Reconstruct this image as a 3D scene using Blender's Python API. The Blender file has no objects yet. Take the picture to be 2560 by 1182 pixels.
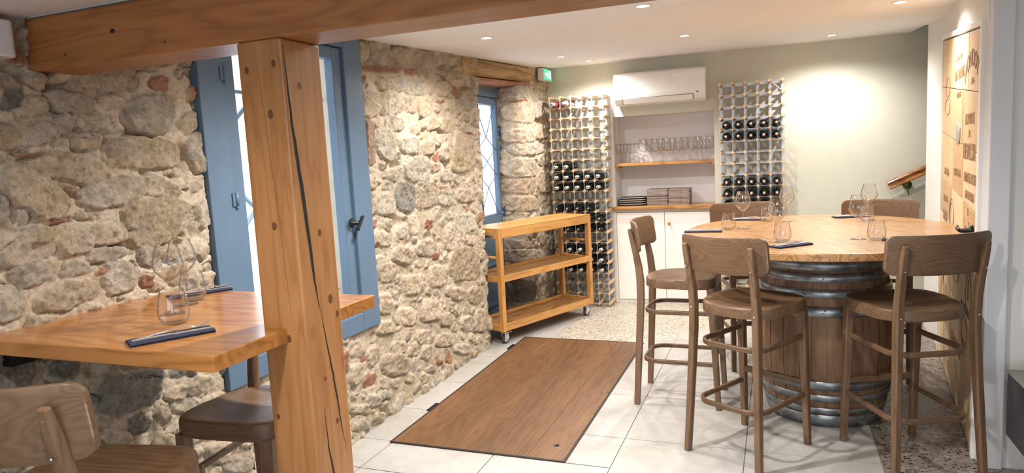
import bpy, bmesh, math, random
import numpy as np
from mathutils import Vector, Matrix
SC = bpy.context.scene
COL = SC.collection
PI = math.pi
random.seed(7)
# ------------------------------------------------------------------ camera
cam_d = bpy.data.cameras.new('camera'); cam = bpy.data.objects.new('camera', cam_d); COL.objects.link(cam)
YAW, PIT, ROL = math.radians(-21.33), math.radians(-6.68), math.radians(-3.054)
fw = Vector((math.sin(YAW)*math.cos(PIT), math.cos(YAW)*math.cos(PIT), math.sin(PIT)))
r0 = Vector((math.cos(YAW), -math.sin(YAW), 0)); u0 = r0.cross(fw)
rt = math.cos(ROL)*r0 + math.sin(ROL)*u0; up = -math.sin(ROL)*r0 + math.cos(ROL)*u0
m = Matrix((rt, up, -fw)).transposed().to_4x4(); m.translation = Vector((0, 0, 1.5))
cam.matrix_world = m
cam_d.sensor_width = 36; cam_d.lens = 36*1711/2560; cam_d.clip_start = .05
SC.camera = cam
# ------------------------------------------------------------------ world + exposure
w = bpy.data.worlds.new('daylight'); SC.world = w; w.use_nodes = True
bg = w.node_tree.nodes['Background']; bg.inputs[0].default_value = (.86, .93, 1, 1); bg.inputs[1].default_value = 2.6
SC.view_settings.view_transform = 'Standard'; SC.view_settings.look = 'None'
SC.view_settings.gamma = 1; SC.view_settings.use_curve_mapping = False
SC.view_settings.exposure = 0.38
SC.cycles.use_denoising = True
SC.cycles.max_bounces = 8; SC.cycles.diffuse_bounces = 5; SC.cycles.glossy_bounces = 4
SC.cycles.transparent_max_bounces = 24; SC.cycles.caustics_reflective = False; SC.cycles.caustics_refractive = False
SC.cycles.sample_clamp_indirect = 6
def CEIL(y): return 2.34-.046*(6.63-y)
LAMP = dict(col=(1, .945, .885), power=31, near_power=15)
# downlights: (x, y, near?)  far-room spots seen in the photo, then unseen ones above the picture, some added as fill
DL = [(-1.64, 5.52, 1.1), (-1.57, 6.15, .9), (-.586, 4.963, 1.4), (.414, 6.10, .8), (.649, 4.476, .5),
      (-.60, 3.45, .22), (-1.62, 3.9, .9), (-1.15, 2.5, 3.1), (-.15, 2.2, .28)]  # first and last on this line: unseen lamps added as fill light
DLN = [(-1.0, .62, .6), (.35, .9, .5), (-.9, -.9, .5)]  # unseen near-room lamps added to light the post and wall table
# ------------------------------------------------------------------ helpers
def tag(o, label=None, cat=None, group=None, kind=None):
    if label: o['label'] = label
    if cat: o['category'] = cat
    if group: o['group'] = group
    if kind: o['kind'] = kind
    return o
def empty(name, loc=(0,0,0), rz=0, label=None, cat=None, group=None, kind=None):
    o = bpy.data.objects.new(name, None); COL.objects.link(o); o.location = loc; o.rotation_euler = (0,0,rz)
    o.empty_display_size = .05
    return tag(o, label, cat, group, kind)
class MB:
    def __init__(s): s.v = []; s.f = []; s.sm = []
    def add(s, vs, fs, smooth=False):
        n = len(s.v); s.v += [tuple(v) for v in vs]
        for f in fs: s.f.append(tuple(i+n for i in f)); s.sm.append(smooth)
        return s
    def box(s, c, d, M=None):
        x, y, z = c; a, b, e = d[0]/2, d[1]/2, d[2]/2
        vs = [Vector((x+i*a, y+j*b, z+k*e)) for k in (-1,1) for j in (-1,1) for i in (-1,1)]
        if M: vs = [M @ v for v in vs]
        return s.add(vs, [(0,2,3,1),(4,5,7,6),(0,1,5,4),(2,6,7,3),(0,4,6,2),(1,3,7,5)])
    def bb(s, x0, x1, y0, y1, z0, z1): return s.box(((x0+x1)/2,(y0+y1)/2,(z0+z1)/2), (x1-x0,y1-y0,z1-z0))
    def hexa(s, b, t):  # 4 bottom, 4 top points, ccw from above
        return s.add(list(b)+list(t), [(3,2,1,0),(4,5,6,7),(0,1,5,4),(1,2,6,5),(2,3,7,6),(3,0,4,7)])
    def prism(s, pts, z0, z1, M=None, smooth=False):
        n = len(pts); vs = [Vector((p[0],p[1],z0)) for p in pts]+[Vector((p[0],p[1],z1)) for p in pts]
        if M: vs = [M @ v for v in vs]
        s.add(vs, [tuple(range(n-1,-1,-1)), tuple(range(n,2*n))])
        n0 = len(s.v)-2*n
        for i in range(n):
            j = (i+1) % n; s.f.append((n0+i,n0+j,n0+n+j,n0+n+i)); s.sm.append(smooth)
        return s
    def sweep(s, path, sec, closed=False, upv=Vector((0,0,1)), caps=True, smooth=False):
        path = [Vector(p) for p in path]; n = len(path); k = len(sec); rings = []
        for i, p in enumerate(path):
            a = path[(i-1) % n] if (closed or i > 0) else p
            b = path[(i+1) % n] if (closed or i < n-1) else p
            t = (b-a).normalized(); side = t.cross(upv)
            if side.length < 1e-4: side = t.cross(Vector((0,1,0)))
            side.normalize(); u2 = side.cross(t).normalized()
            sc = sec[i] if isinstance(sec[0][0], (list, tuple)) else sec
            rings.append([p+side*q[0]+u2*q[1] for q in sc])
        k = len(rings[0]); vs = [v for r in rings for v in r]; fs = []
        for i in range(n if closed else n-1):
            j = (i+1) % n
            for q in range(k): fs.append((i*k+q, i*k+(q+1)%k, j*k+(q+1)%k, j*k+q))
        s.add(vs, fs, smooth)
        if caps and not closed:
            n0 = len(s.v)-len(vs)
            s.f.append(tuple(n0+i for i in range(k-1,-1,-1))); s.sm.append(False)
            s.f.append(tuple(n0+(n-1)*k+i for i in range(k))); s.sm.append(False)
        return s
    def tube(s, path, r, n=8, closed=False, upv=Vector((0,0,1))):
        if isinstance(r, (int, float)): sec = circ(r, n)
        else: sec = [circ(q, n) for q in r]
        return s.sweep(path, sec, closed, upv, smooth=True)
    def lathe(s, prof, n=24, M=None, smooth=True):
        vs = []; fs = []; idx = []
        for r, z in prof:
            if r < 1e-6: idx.append([len(vs)]*n); vs.append(Vector((0,0,z)))
            else:
                idx.append(list(range(len(vs), len(vs)+n)))
                vs += [Vector((r*math.cos(2*PI*i/n), r*math.sin(2*PI*i/n), z)) for i in range(n)]
        for a in range(len(prof)-1):
            A, Bq = idx[a], idx[a+1]
            for i in range(n):
                j = (i+1) % n; q = [A[i], A[j], Bq[j], Bq[i]]; q2 = []
                for t in q:
                    if t not in q2: q2.append(t)
                if len(q2) > 2: fs.append(tuple(q2))
        if M: vs = [M @ v for v in vs]
        return s.add(vs, fs, smooth)
    def mesh(s, name):
        me = bpy.data.meshes.new(name); me.from_pydata(s.v, [], s.f); me.update()
        me.polygons.foreach_set('use_smooth', s.sm)
        bm = bmesh.new(); bm.from_mesh(me); bmesh.ops.recalc_face_normals(bm, faces=bm.faces); bm.to_mesh(me); bm.free()
        return me
    def build(s, name, mat, parent=None, bevel=0, seg=2, loc=None, rot=None):
        me = s.mesh(name); me.materials.append(mat)
        o = bpy.data.objects.new(name, me); COL.objects.link(o)
        if parent: o.parent = parent
        if loc: o.location = loc
        if rot: o.rotation_euler = rot
        if bevel:
            b = o.modifiers.new('bevel', 'BEVEL'); b.width = bevel; b.segments = seg; b.limit_method = 'ANGLE'; b.angle_limit = math.radians(40)
            b.harden_normals = False
        return o
def circ(r, n=8): return [(r*math.cos(2*PI*i/n), r*math.sin(2*PI*i/n)) for i in range(n)]
def rect(a, b, c=0):
    a /= 2; b /= 2
    if not c: return [(-a,-b),(a,-b),(a,b),(-a,b)]
    return [(-a+c,-b),(a-c,-b),(a,-b+c),(a,b-c),(a-c,b),(-a+c,b),(-a,b-c),(-a,-b+c)]
def struct(o, label=None): o['kind'] = 'structure'; return o
def dup(root, loc, rz, label=None, group=None):
    r = root.copy(); COL.objects.link(r); r.location = loc; r.rotation_euler = (0,0,rz)
    if label: r['label'] = label
    if group: r['group'] = group
    for ch in list(root.children):
        c = ch.copy(); COL.objects.link(c); c.parent = r
        for g in list(ch.children):
            d = g.copy(); COL.objects.link(d); d.parent = c
    return r
def rrect(w, h, r, n=4, cx=0, cy=0):
    pts = []
    for sx, sy, a0 in ((1,1,0),(-1,1,90),(-1,-1,180),(1,-1,270)):
        for i in range(n+1):
            a = math.radians(a0+90*i/n); pts.append((cx+sx*(w/2-r)+r*math.cos(a), cy+sy*(h/2-r)+r*math.sin(a)))
    return pts
# ------------------------------------------------------------------ materials
def newmat(name):
    mt = bpy.data.materials.new(name); mt.use_nodes = True; nt = mt.node_tree
    return mt, nt, nt.nodes['Principled BSDF']
def nd(nt, t, **kw):
    n = nt.nodes.new(t)
    for k, v in kw.items():
        if k in n.inputs: n.inputs[k].default_value = v
        else: setattr(n, k, v)
    return n
def ramp(nt, fac, stops, interp='LINEAR'):
    r = nt.nodes.new('ShaderNodeValToRGB'); cr = r.color_ramp; cr.interpolation = interp
    while len(cr.elements) < len(stops): cr.elements.new(.5)
    for e, (p, c) in zip(cr.elements, stops): e.position = p; e.color = (*c, 1) if len(c) == 3 else c
    nt.links.new(fac, r.inputs[0]); return r
def coords(nt, scale=(1,1,1), rot=(0,0,0), loc=(0,0,0), src='Object'):
    tc = nt.nodes.new('ShaderNodeTexCoord'); mp = nt.nodes.new('ShaderNodeMapping')
    mp.inputs['Scale'].default_value = scale; mp.inputs['Rotation'].default_value = rot; mp.inputs['Location'].default_value = loc
    nt.links.new(tc.outputs[src], mp.inputs['Vector']); return mp.outputs[0]
def bump(nt, bsdf, h, strength=.3, dist=.002):
    b = nt.nodes.new('ShaderNodeBump'); b.inputs['Strength'].default_value = strength; b.inputs['Distance'].default_value = dist
    nt.links.new(h, b.inputs['Height']); nt.links.new(b.outputs[0], bsdf.inputs['Normal']); return b
def mixc(nt, a, b, fac, mode='MIX'):
    mx = nt.nodes.new('ShaderNodeMix'); mx.data_type = 'RGBA'; mx.blend_type = mode
    for s, v in ((mx.inputs[0], fac), (mx.inputs[6], a), (mx.inputs[7], b)):
        if hasattr(v, 'links'): nt.links.new(v, s)
        elif isinstance(v, (int, float)): s.default_value = v
        else: s.default_value = (*v, 1)
    return mx.outputs[2]
def wood(name, c0, c1, c2, axis='X', sc=1.0, rough=.42, rings=9, spots=0.0, bmp=.15, dist=5, coat=0, tone=.5, fine=.25):
    mt, nt, b = newmat(name); L = nt.links
    k = .12; s = {'X': (k,1,1), 'Y': (1,k,1), 'Z': (1,1,k)}[axis]
    v = coords(nt, tuple(q*sc for q in s))
    oi = nt.nodes.new('ShaderNodeObjectInfo'); ad = nt.nodes.new('ShaderNodeVectorMath'); ad.operation = 'ADD'
    ml = nt.nodes.new('ShaderNodeVectorMath'); ml.operation = 'SCALE'; ml.inputs[0].default_value = (3.1, 5.3, 2.7)
    L.new(oi.outputs['Random'], ml.inputs['Scale']); L.new(v, ad.inputs[0]); L.new(ml.outputs[0], ad.inputs[1]); v = ad.outputs[0]
    n1 = nd(nt, 'ShaderNodeTexNoise', Scale=2.2, Detail=3, Roughness=.5); L.new(v, n1.inputs['Vector'])
    mm = nt.nodes.new('ShaderNodeMath'); mm.operation = 'MULTIPLY'; mm.inputs[1].default_value = rings; L.new(n1.outputs[0], mm.inputs[0])
    fr = nt.nodes.new('ShaderNodeMath'); fr.operation = 'PINGPONG'; fr.inputs[1].default_value = .5; L.new(mm.outputs[0], fr.inputs[0])
    n2 = nd(nt, 'ShaderNodeTexNoise', Scale=75, Detail=6, Roughness=.75); L.new(v, n2.inputs['Vector'])
    m2 = nt.nodes.new('ShaderNodeMix'); m2.data_type = 'FLOAT'; m2.inputs[0].default_value = fine
    sc2 = nt.nodes.new('ShaderNodeMath'); sc2.operation = 'MULTIPLY'; sc2.inputs[1].default_value = 2; L.new(fr.outputs[0], sc2.inputs[0])
    L.new(sc2.outputs[0], m2.inputs[2]); L.new(n2.outputs[0], m2.inputs[3])
    r = ramp(nt, m2.outputs[0], [(.08, c0), (.35, c1), (.8, c2)])
    n3 = nd(nt, 'ShaderNodeTexNoise', Scale=1.3, Detail=2); L.new(v, n3.inputs['Vector'])
    r3 = ramp(nt, n3.outputs[0], [(.3, (1-tone*.35,)*3), (.7, (1,1,1))])
    col = mixc(nt, r.outputs[0], r3.outputs[0], 1.0, 'MULTIPLY')
    if spots:
        vv = coords(nt, tuple(q*4.0 for q in {'X': (.6,1,1), 'Y': (1,.6,1), 'Z': (1,1,.6)}[axis]))
        vo = nd(nt, 'ShaderNodeTexVoronoi', Scale=1.6); L.new(vv, vo.inputs['Vector'])
        rs = ramp(nt, vo.outputs['Distance'], [(.03, (.16,.07,.03)), (.07, (.62,.45,.3)), (.13, (1,1,1))])
        col = mixc(nt, col, rs.outputs[0], spots, 'MULTIPLY')
    L.new(col, b.inputs['Base Color']); b.inputs['Roughness'].default_value = rough
    if coat: b.inputs['Coat Weight'].default_value = coat; b.inputs['Coat Roughness'].default_value = .12
    bump(nt, b, m2.outputs[0], bmp, .0015)
    return mt
def plain(name, c, rough=.5, metal=0, noise=0, nscale=8, bmp=0, bscale=200, emit=0):
    mt, nt, b = newmat(name)
    b.inputs['Roughness'].default_value = rough; b.inputs['Metallic'].default_value = metal
    v = coords(nt)
    n = nd(nt, 'ShaderNodeTexNoise', Scale=nscale, Detail=4); nt.links.new(v, n.inputs['Vector'])
    k = max(noise, .03)
    r = ramp(nt, n.outputs[0], [(.3, tuple(q*(1-k) for q in c)), (.7, tuple(min(1, q*(1+k*.5)) for q in c))])
    nt.links.new(r.outputs[0], b.inputs['Base Color'])
    if bmp:
        n2 = nd(nt, 'ShaderNodeTexNoise', Scale=bscale, Detail=3); nt.links.new(v, n2.inputs['Vector']); bump(nt, b, n2.outputs[0], bmp, .001)
    if emit: b.inputs['Emission Color'].default_value = (*c, 1); b.inputs['Emission Strength'].default_value = emit
    return mt
def gfac(nt, base, gain, pw=4):
    lw = nd(nt, 'ShaderNodeLayerWeight', Blend=.5); p = nt.nodes.new('ShaderNodeMath'); p.operation = 'POWER'; p.inputs[1].default_value = pw
    nt.links.new(lw.outputs['Facing'], p.inputs[0]); q = nt.nodes.new('ShaderNodeMath'); q.operation = 'MULTIPLY_ADD'; q.inputs[1].default_value = gain; q.inputs[2].default_value = base; q.use_clamp = True
    nt.links.new(p.outputs[0], q.inputs[0]); return q.outputs[0]
def glassy(name, tint=(1,1,1)):
    # thin clear glass: see-through sheet plus a mirror-like share that grows towards grazing view
    mt = bpy.data.materials.new(name); mt.use_nodes = True; nt = mt.node_tree; nt.nodes.clear()
    out = nt.nodes.new('ShaderNodeOutputMaterial'); t = nd(nt, 'ShaderNodeBsdfTransparent'); t.inputs[0].default_value = (*tint, 1)
    g = nd(nt, 'ShaderNodeBsdfGlossy', Roughness=.02); mx = nt.nodes.new('ShaderNodeMixShader')
    nt.links.new(gfac(nt, .03, .4, 5), mx.inputs[0]); nt.links.new(t.outputs[0], mx.inputs[1]); nt.links.new(g.outputs[0], mx.inputs[2]); nt.links.new(mx.outputs[0], out.inputs[0])
    return mt
def rimglass(name, edge=(.66,.67,.68)):
    # wine-glass film: clear face-on, faintly grey and shiny where the wall is seen edge-on
    mt = bpy.data.materials.new(name); mt.use_nodes = True; nt = mt.node_tree; nt.nodes.clear()
    out = nt.nodes.new('ShaderNodeOutputMaterial'); lw = nd(nt, 'ShaderNodeLayerWeight', Blend=.5)
    r = ramp(nt, lw.outputs['Facing'], [(.5, (.985,.985,.985)), (.97, edge)])
    t = nd(nt, 'ShaderNodeBsdfTransparent'); nt.links.new(r.outputs[0], t.inputs[0])
    g = nd(nt, 'ShaderNodeBsdfGlossy', Roughness=.035); mx = nt.nodes.new('ShaderNodeMixShader')
    nt.links.new(gfac(nt, .06, .8, 3.2), mx.inputs[0]); nt.links.new(t.outputs[0], mx.inputs[1]); nt.links.new(g.outputs[0], mx.inputs[2]); nt.links.new(mx.outputs[0], out.inputs[0])
    return mt
M = {}
M['white'] = plain('white_paint', (.78,.77,.75), .55, noise=.04)
M['ceil'] = plain('ceiling_paint', (.85,.845,.865), .7, noise=.02)
M['coolwhite'] = plain('column_paint', (.66,.68,.705), .6, noise=.03, bmp=.1, bscale=90)  # white paint greyed and cooled to carry the column's shade
M['sage'] = plain('sage_wall_paint', (.61,.615,.53), .65, noise=.03, bmp=.05)
M['palewall'] = plain('pale_grey_green_wall_paint', (.70,.69,.65), .65, noise=.03, bmp=.05)
M['niche'] = plain('niche_grey_paint', (.80,.79,.80), .7, noise=.02)
M['blue'] = plain('blue_grey_paint', (.090,.150,.225), .42, noise=.05, bmp=.08, bscale=120)
M['blueiron'] = plain('pale_blue_iron', (.25,.38,.52), .4)
M['pine_x'] = wood('varnished_pine_beam', (.22,.080,.026), (.335,.130,.042), (.40,.165,.056), 'X', 2.6, .40, 13, .45, .12, fine=.45, tone=.7)
M['pine_z'] = wood('varnished_pine_post', (.27,.11,.036), (.42,.19,.066), (.49,.235,.090), 'Z', 3.6, .40, 9, .5, .12, fine=.5, tone=.6)
M['oak_x'] = wood('honey_oak', (.26,.10,.022), (.38,.155,.038), (.44,.19,.052), 'X', 2.2, .28, 12, 0, .08, coat=.35, tone=.4)
M['oak_edge'] = wood('honey_oak_rail', (.46,.215,.055), (.56,.28,.078), (.62,.325,.10), 'X', 3, .38, 9, 0, .1)
M['oak_z'] = wood('honey_oak_upright', (.44,.20,.052), (.54,.265,.075), (.60,.31,.098), 'Z', 3, .38, 9, 0, .1)
M['table'] = wood('blond_ash_top', (.235,.10,.030), (.36,.185,.066), (.43,.24,.098), 'X', 2.2, .34, 24, 0, .08, coat=.3, tone=.3, fine=.15)
M['hatch'] = wood('brown_oak_planks', (.105,.045,.017), (.165,.078,.032), (.205,.100,.043), 'Y', 2.4, .42, 14, 0, .12, tone=1.0, fine=.5)
M['stool_x'] = wood('walnut_stained_beech', (.090,.048,.024), (.142,.080,.042), (.178,.104,.057), 'X', 3.0, .42, 20, 0, .15, tone=.6, fine=.5)
M['stool_z'] = wood('walnut_stained_beech_leg', (.098,.053,.026), (.160,.092,.050), (.196,.117,.066), 'Z', 4, .45, 8, 0, .12, tone=.5, fine=.4)
M['rackwood'] = wood('pale_pine_rack_bar', (.42,.25,.12), (.62,.42,.22), (.70,.50,.29), 'Y', 6, .5, 6, 0, .05)
M['barrel'] = wood('weathered_barrel_oak', (.085,.045,.025), (.25,.135,.075), (.35,.20,.115), 'Z', 5, .6, 5, 0, .3, tone=1.2, fine=.55)
M['crate'] = wood('wine_crate_pine', (.46,.27,.11), (.70,.48,.255), (.76,.55,.32), 'X', 4, .5, 16, 0, .08, tone=.5)
M['crate2'] = wood('wine_crate_pine_pale', (.58,.38,.19), (.78,.59,.36), (.82,.65,.43), 'X', 4, .5, 12, 0, .08, tone=.4)
M['crate3'] = wood('wine_crate_pine_dark', (.36,.19,.07), (.58,.37,.18), (.66,.45,.24), 'X', 5, .5, 18, 0, .08, tone=.6)
M['lintel'] = wood('rough_old_lintel', (.20,.10,.035), (.42,.25,.10), (.54,.35,.16), 'Y', 6, .7, 6, .3, .5, tone=.9, fine=.5)
M['rail'] = wood('glossy_copper_brown_rail', (.17,.055,.014), (.38,.145,.038), (.46,.19,.055), 'X', 3, .18, 6, 0, .03, coat=.8)
M['dark'] = plain('dark_crack', (.012,.008,.005), .9)
M['ink'] = plain('burnt_stamp', (.30,.155,.075), .8)
M['steel'] = plain('brushed_steel', (.62,.63,.64), .28, 1, noise=.1, nscale=40)
M['chrome'] = plain('polished_steel', (.86,.86,.86), .26, .9)
M['galv'] = plain('galvanised_strip', (.62,.66,.72), .42, .55, noise=.1, nscale=30)
M['hoop'] = plain('weathered_zinc_hoop', (.34,.38,.41), .36, .8, noise=.45, nscale=22, bmp=.2, bscale=60)
M['black'] = plain('black_iron', (.012,.012,.014), .35, .6)
M['rubber'] = plain('grey_rubber', (.06,.055,.065), .6)
M['castwhite'] = plain('grey_castor_plastic', (.52,.53,.54), .4)
M['napkin'] = plain('navy_paper_napkin', (.013,.017,.045), .85, noise=.2, nscale=60, bmp=.2, bscale=300)
M['plastic'] = plain('white_plastic', (.82,.81,.80), .3)
M['devplastic'] = plain('white_housing_plastic', (.62,.63,.65), .35)
M['lineblk'] = plain('black_gap', (.02,.02,.02), .8)
M['cab'] = plain('cream_white_lacquer', (.86,.84,.81), .4)
M['bottle'] = plain('dark_bottle_glass', (.006,.008,.006), .07)
M['rose'] = plain('rose_wine_bottle', (.17,.035,.025), .08)
M['clearbot'] = plain('pale_bottle_glass', (.34,.23,.20), .1)
M['capwhite'] = plain('cream_foil_capsule', (.62,.58,.53), .4)
M['cappink'] = plain('wine_dark_foil_capsule', (.05,.018,.018), .3, .2); M['pinktip'] = plain('pink_capsule_tip', (.72,.47,.45), .45)
M['capdark'] = plain('black_foil_capsule', (.02,.02,.02), .3)
M['captip'] = plain('pale_capsule_tip', (.66,.60,.58), .5)
M['tray'] = plain('black_tray', (.015,.014,.014), .35)
M['trayedge'] = plain('pale_tray_edge', (.66,.62,.58), .5)
M['traymark'] = plain('bronze_oval', (.22,.12,.08), .5)
M['menu'] = plain('brown_grey_board', (.20,.155,.135), .65, noise=.2, nscale=30)
M['menuedge'] = plain('dusty_board_edge', (.34,.27,.24), .8, noise=.2, nscale=60)
M['anth'] = plain('anthracite_box', (.035,.036,.040), .55, noise=.3, nscale=6)
M['anthtop'] = plain('grey_metal_top', (.15,.14,.13), .45)
M['glass'] = rimglass('thin_wine_glass')
M['pane'] = glassy('window_pane', (.97,.985,1))
M['brass'] = plain('green_brass_disc', (.14,.15,.055), .25, .5, noise=.5, nscale=60)
M['lens'] = plain('lit_downlight_lens', (1,.95,.86), .4, emit=14)
M['exitg'] = plain('lit_exit_green', (.05,.50,.26), .4, emit=.9)
M['exitw'] = plain('lit_exit_white', (.75,1,.88), .4, emit=1.3)
M['render'] = plain('lime_mortar', (.50,.43,.33), .9, noise=.15, bmp=.5, bscale=40)
def stone_mat():
    mt, nt, b = newmat('rubble_stone'); L = nt.links
    at = nt.nodes.new('ShaderNodeAttribute'); at.attribute_name = 'Col'
    v = coords(nt)
    n1 = nd(nt, 'ShaderNodeTexNoise', Scale=70, Detail=8, Roughness=.75, Distortion=.8); L.new(v, n1.inputs['Vector'])
    r = ramp(nt, n1.outputs[0], [(.32, (.42,.36,.28)), (.43, (.84,.81,.76)), (.55, (1.02,1.02,1.02)), (.72, (1.22,1.22,1.22))])
    c = mixc(nt, at.outputs['Color'], r.outputs[0], 1.0, 'MULTIPLY')
    n4 = nd(nt, 'ShaderNodeTexNoise', Scale=7, Detail=5, Roughness=.6); L.new(v, n4.inputs['Vector'])
    r4 = ramp(nt, n4.outputs[0], [(.3, (.86,.80,.68)), (.5, (1,1,1)), (.72, (.98,.97,1.0))]); c = mixc(nt, c, r4.outputs[0], 1.0, 'MULTIPLY')
    L.new(c, b.inputs['Base Color']); b.inputs['Roughness'].default_value = .92
    n2 = nd(nt, 'ShaderNodeTexNoise', Scale=45, Detail=10, Roughness=.82, Distortion=.5); L.new(v, n2.inputs['Vector'])
    n3 = nd(nt, 'ShaderNodeTexVoronoi', Scale=34); n3.feature = 'F1'; L.new(v, n3.inputs['Vector'])
    ad = nt.nodes.new('ShaderNodeMath'); ad.operation = 'MULTIPLY_ADD'; ad.inputs[1].default_value = .3; L.new(n3.outputs['Distance'], ad.inputs[0]); L.new(n2.outputs[0], ad.inputs[2])
    bp_ = bump(nt, b, ad.outputs[0], .9, .024)
    L.new(at.outputs['Alpha'], bp_.inputs['Strength'])
    return mt
M['stone'] = stone_mat()
def tile_mat():
    mt, nt, b = newmat('cement_grey_tile'); L = nt.links
    v = coords(nt, src='Object')
    n = nd(nt, 'ShaderNodeTexNoise', Scale=2.2, Detail=6, Roughness=.6); L.new(v, n.inputs['Vector'])
    r = ramp(nt, n.outputs[0], [(.3, (.36,.34,.30)), (.5, (.44,.425,.40)), (.7, (.49,.48,.465))])
    n2 = nd(nt, 'ShaderNodeTexNoise', Scale=14, Detail=5, Roughness=.7); L.new(v, n2.inputs['Vector'])
    r2 = ramp(nt, n2.outputs[0], [(.35, (.9,.89,.87)), (.6, (1,1,1))])
    L.new(mixc(nt, r.outputs[0], r2.outputs[0], 1, 'MULTIPLY'), b.inputs['Base Color']); b.inputs['Roughness'].default_value = .42
    bump(nt, b, n2.outputs[0], .05, .001); return mt
M['tile'] = tile_mat()
M['grout'] = plain('grey_grout', (.20,.185,.16), .9)
def terrazzo():
    mt, nt, b = newmat('marble_chip_terrazzo'); L = nt.links
    v = coords(nt)
    vo = nd(nt, 'ShaderNodeTexVoronoi', Scale=88, Randomness=1.0); L.new(v, vo.inputs['Vector'])
    sp = nt.nodes.new('ShaderNodeSeparateColor'); L.new(vo.outputs['Color'], sp.inputs[0])
    r = ramp(nt, sp.outputs[0], [(0, (.045,.035,.03)), (.13, (.20,.15,.12)), (.22, (.38,.34,.28)), (.45, (.50,.455,.385)), (.8, (.62,.58,.52))], 'CONSTANT')
    d = ramp(nt, vo.outputs['Distance'], [(.42, (1,1,1)), (.62, (0,0,0))])
    c = mixc(nt, (.50,.455,.38), r.outputs[0], d.outputs[0])
    L.new(c, b.inputs['Base Color']); b.inputs['Roughness'].default_value = .4; return mt
M['terrazzo'] = terrazzo()
M['terrazzo2'] = terrazzo(); M['terrazzo2'].name = 'dark_chip_terrazzo'
for n_ in M['terrazzo2'].node_tree.nodes:
    if n_.bl_idname == 'ShaderNodeTexVoronoi': n_.inputs['Scale'].default_value = 60
    if n_.bl_idname == 'ShaderNodeValToRGB' and len(n_.color_ramp.elements) == 5:
        for e_, c_ in zip(n_.color_ramp.elements, [(.012,.010,.009),(.045,.036,.030),(.14,.115,.098),(.24,.205,.178),(.36,.32,.29)]): e_.color = (*c_, 1)
    if n_.bl_idname == 'ShaderNodeMix': n_.inputs[6].default_value = (.24,.20,.168,1)
# ------------------------------------------------------------------ floor
mb = MB().bb(-2.6, 3.2, -2.6, 7.4, -.06, -.004)
fl = struct(mb.build('floor', M['grout']))
# tile grid (one mesh, surface pattern of the floor), slightly chamfered gaps
tb = MB()
def tile(x0, x1, y0, y1, g=.0022): 
    tb.hexa([(x0+g,y0+g,-.004),(x1-g,y0+g,-.004),(x1-g,y1-g,-.004),(x0+g,y1-g,-.004)], [(x0+g,y0+g,0),(x1-g,y0+g,0),(x1-g,y1-g,0),(x0+g,y1-g,0)])
XA, PX, YC, PY = -.752, .598, 3.400, .642
ys = [YC+PY*k for k in range(-9, 4)]   # -2.38 .. 5.33
for i in range(-1, 2):
    x0, x1 = XA+PX*i, XA+PX*(i+1)
    x1 = min(x1, .445)
    for a, b_ in zip(ys, ys[1:]+[5.66]):
        if i == -1 and b_ > 3.06:
            if a < 3.06: tile(x0, x1, a, 3.045)
            if x1 > -.985 and a >= 3.06-.7: tile(-.985, x1, max(a, 3.05), b_ if b_ < 5.2 else 5.2)
        else: tile(x0, x1, a, b_)
    tile(x0, x1, ys[0]-PY, ys[0])
for a, b_ in ((-2.4,-1.74),(-1.74,-1.1),(-1.1,-.46),(-.46,.18),(.18,.82),(.82,1.46),(1.46,2.10),(2.10,2.74)): tile(-1.948, -1.352, a, b_); tile(-2.45, -1.95, a, b_)
tile(-1.948, -1.352, 2.742, 3.045); tile(-2.45, -1.95, 2.742, 3.07)
for a, b_ in ((3.07,3.53),(3.53,4.03),(4.03,4.63),(4.63,5.2)): tile(-2.45, -1.962, a, b_)
tile(-2.75, -2.22, 5.2, 5.8); tile(-2.22, -1.70, 5.2, 5.8); tile(-2.75, -2.22, 5.8, 6.7)
struct(tb.build('floor', M['tile']))
t2 = MB()
t2.bb(-2.22, -.752, 5.205, 6.9, -.005, -.0005) if False else None
t2.prism([(-1.70,5.2),(-.752,5.2),(-.752,5.655),(.447,5.655),(.447,6.7),(-2.2,6.7),(-2.2,5.8),(-1.70,5.8)][::1], -.005, -.0004)
struct(t2.build('floor', M['terrazzo']))
t3 = MB().bb(.452, 3.2, -2.4, 7.2, -.005, -.0003)
struct(t3.build('floor', M['terrazzo2']))
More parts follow.
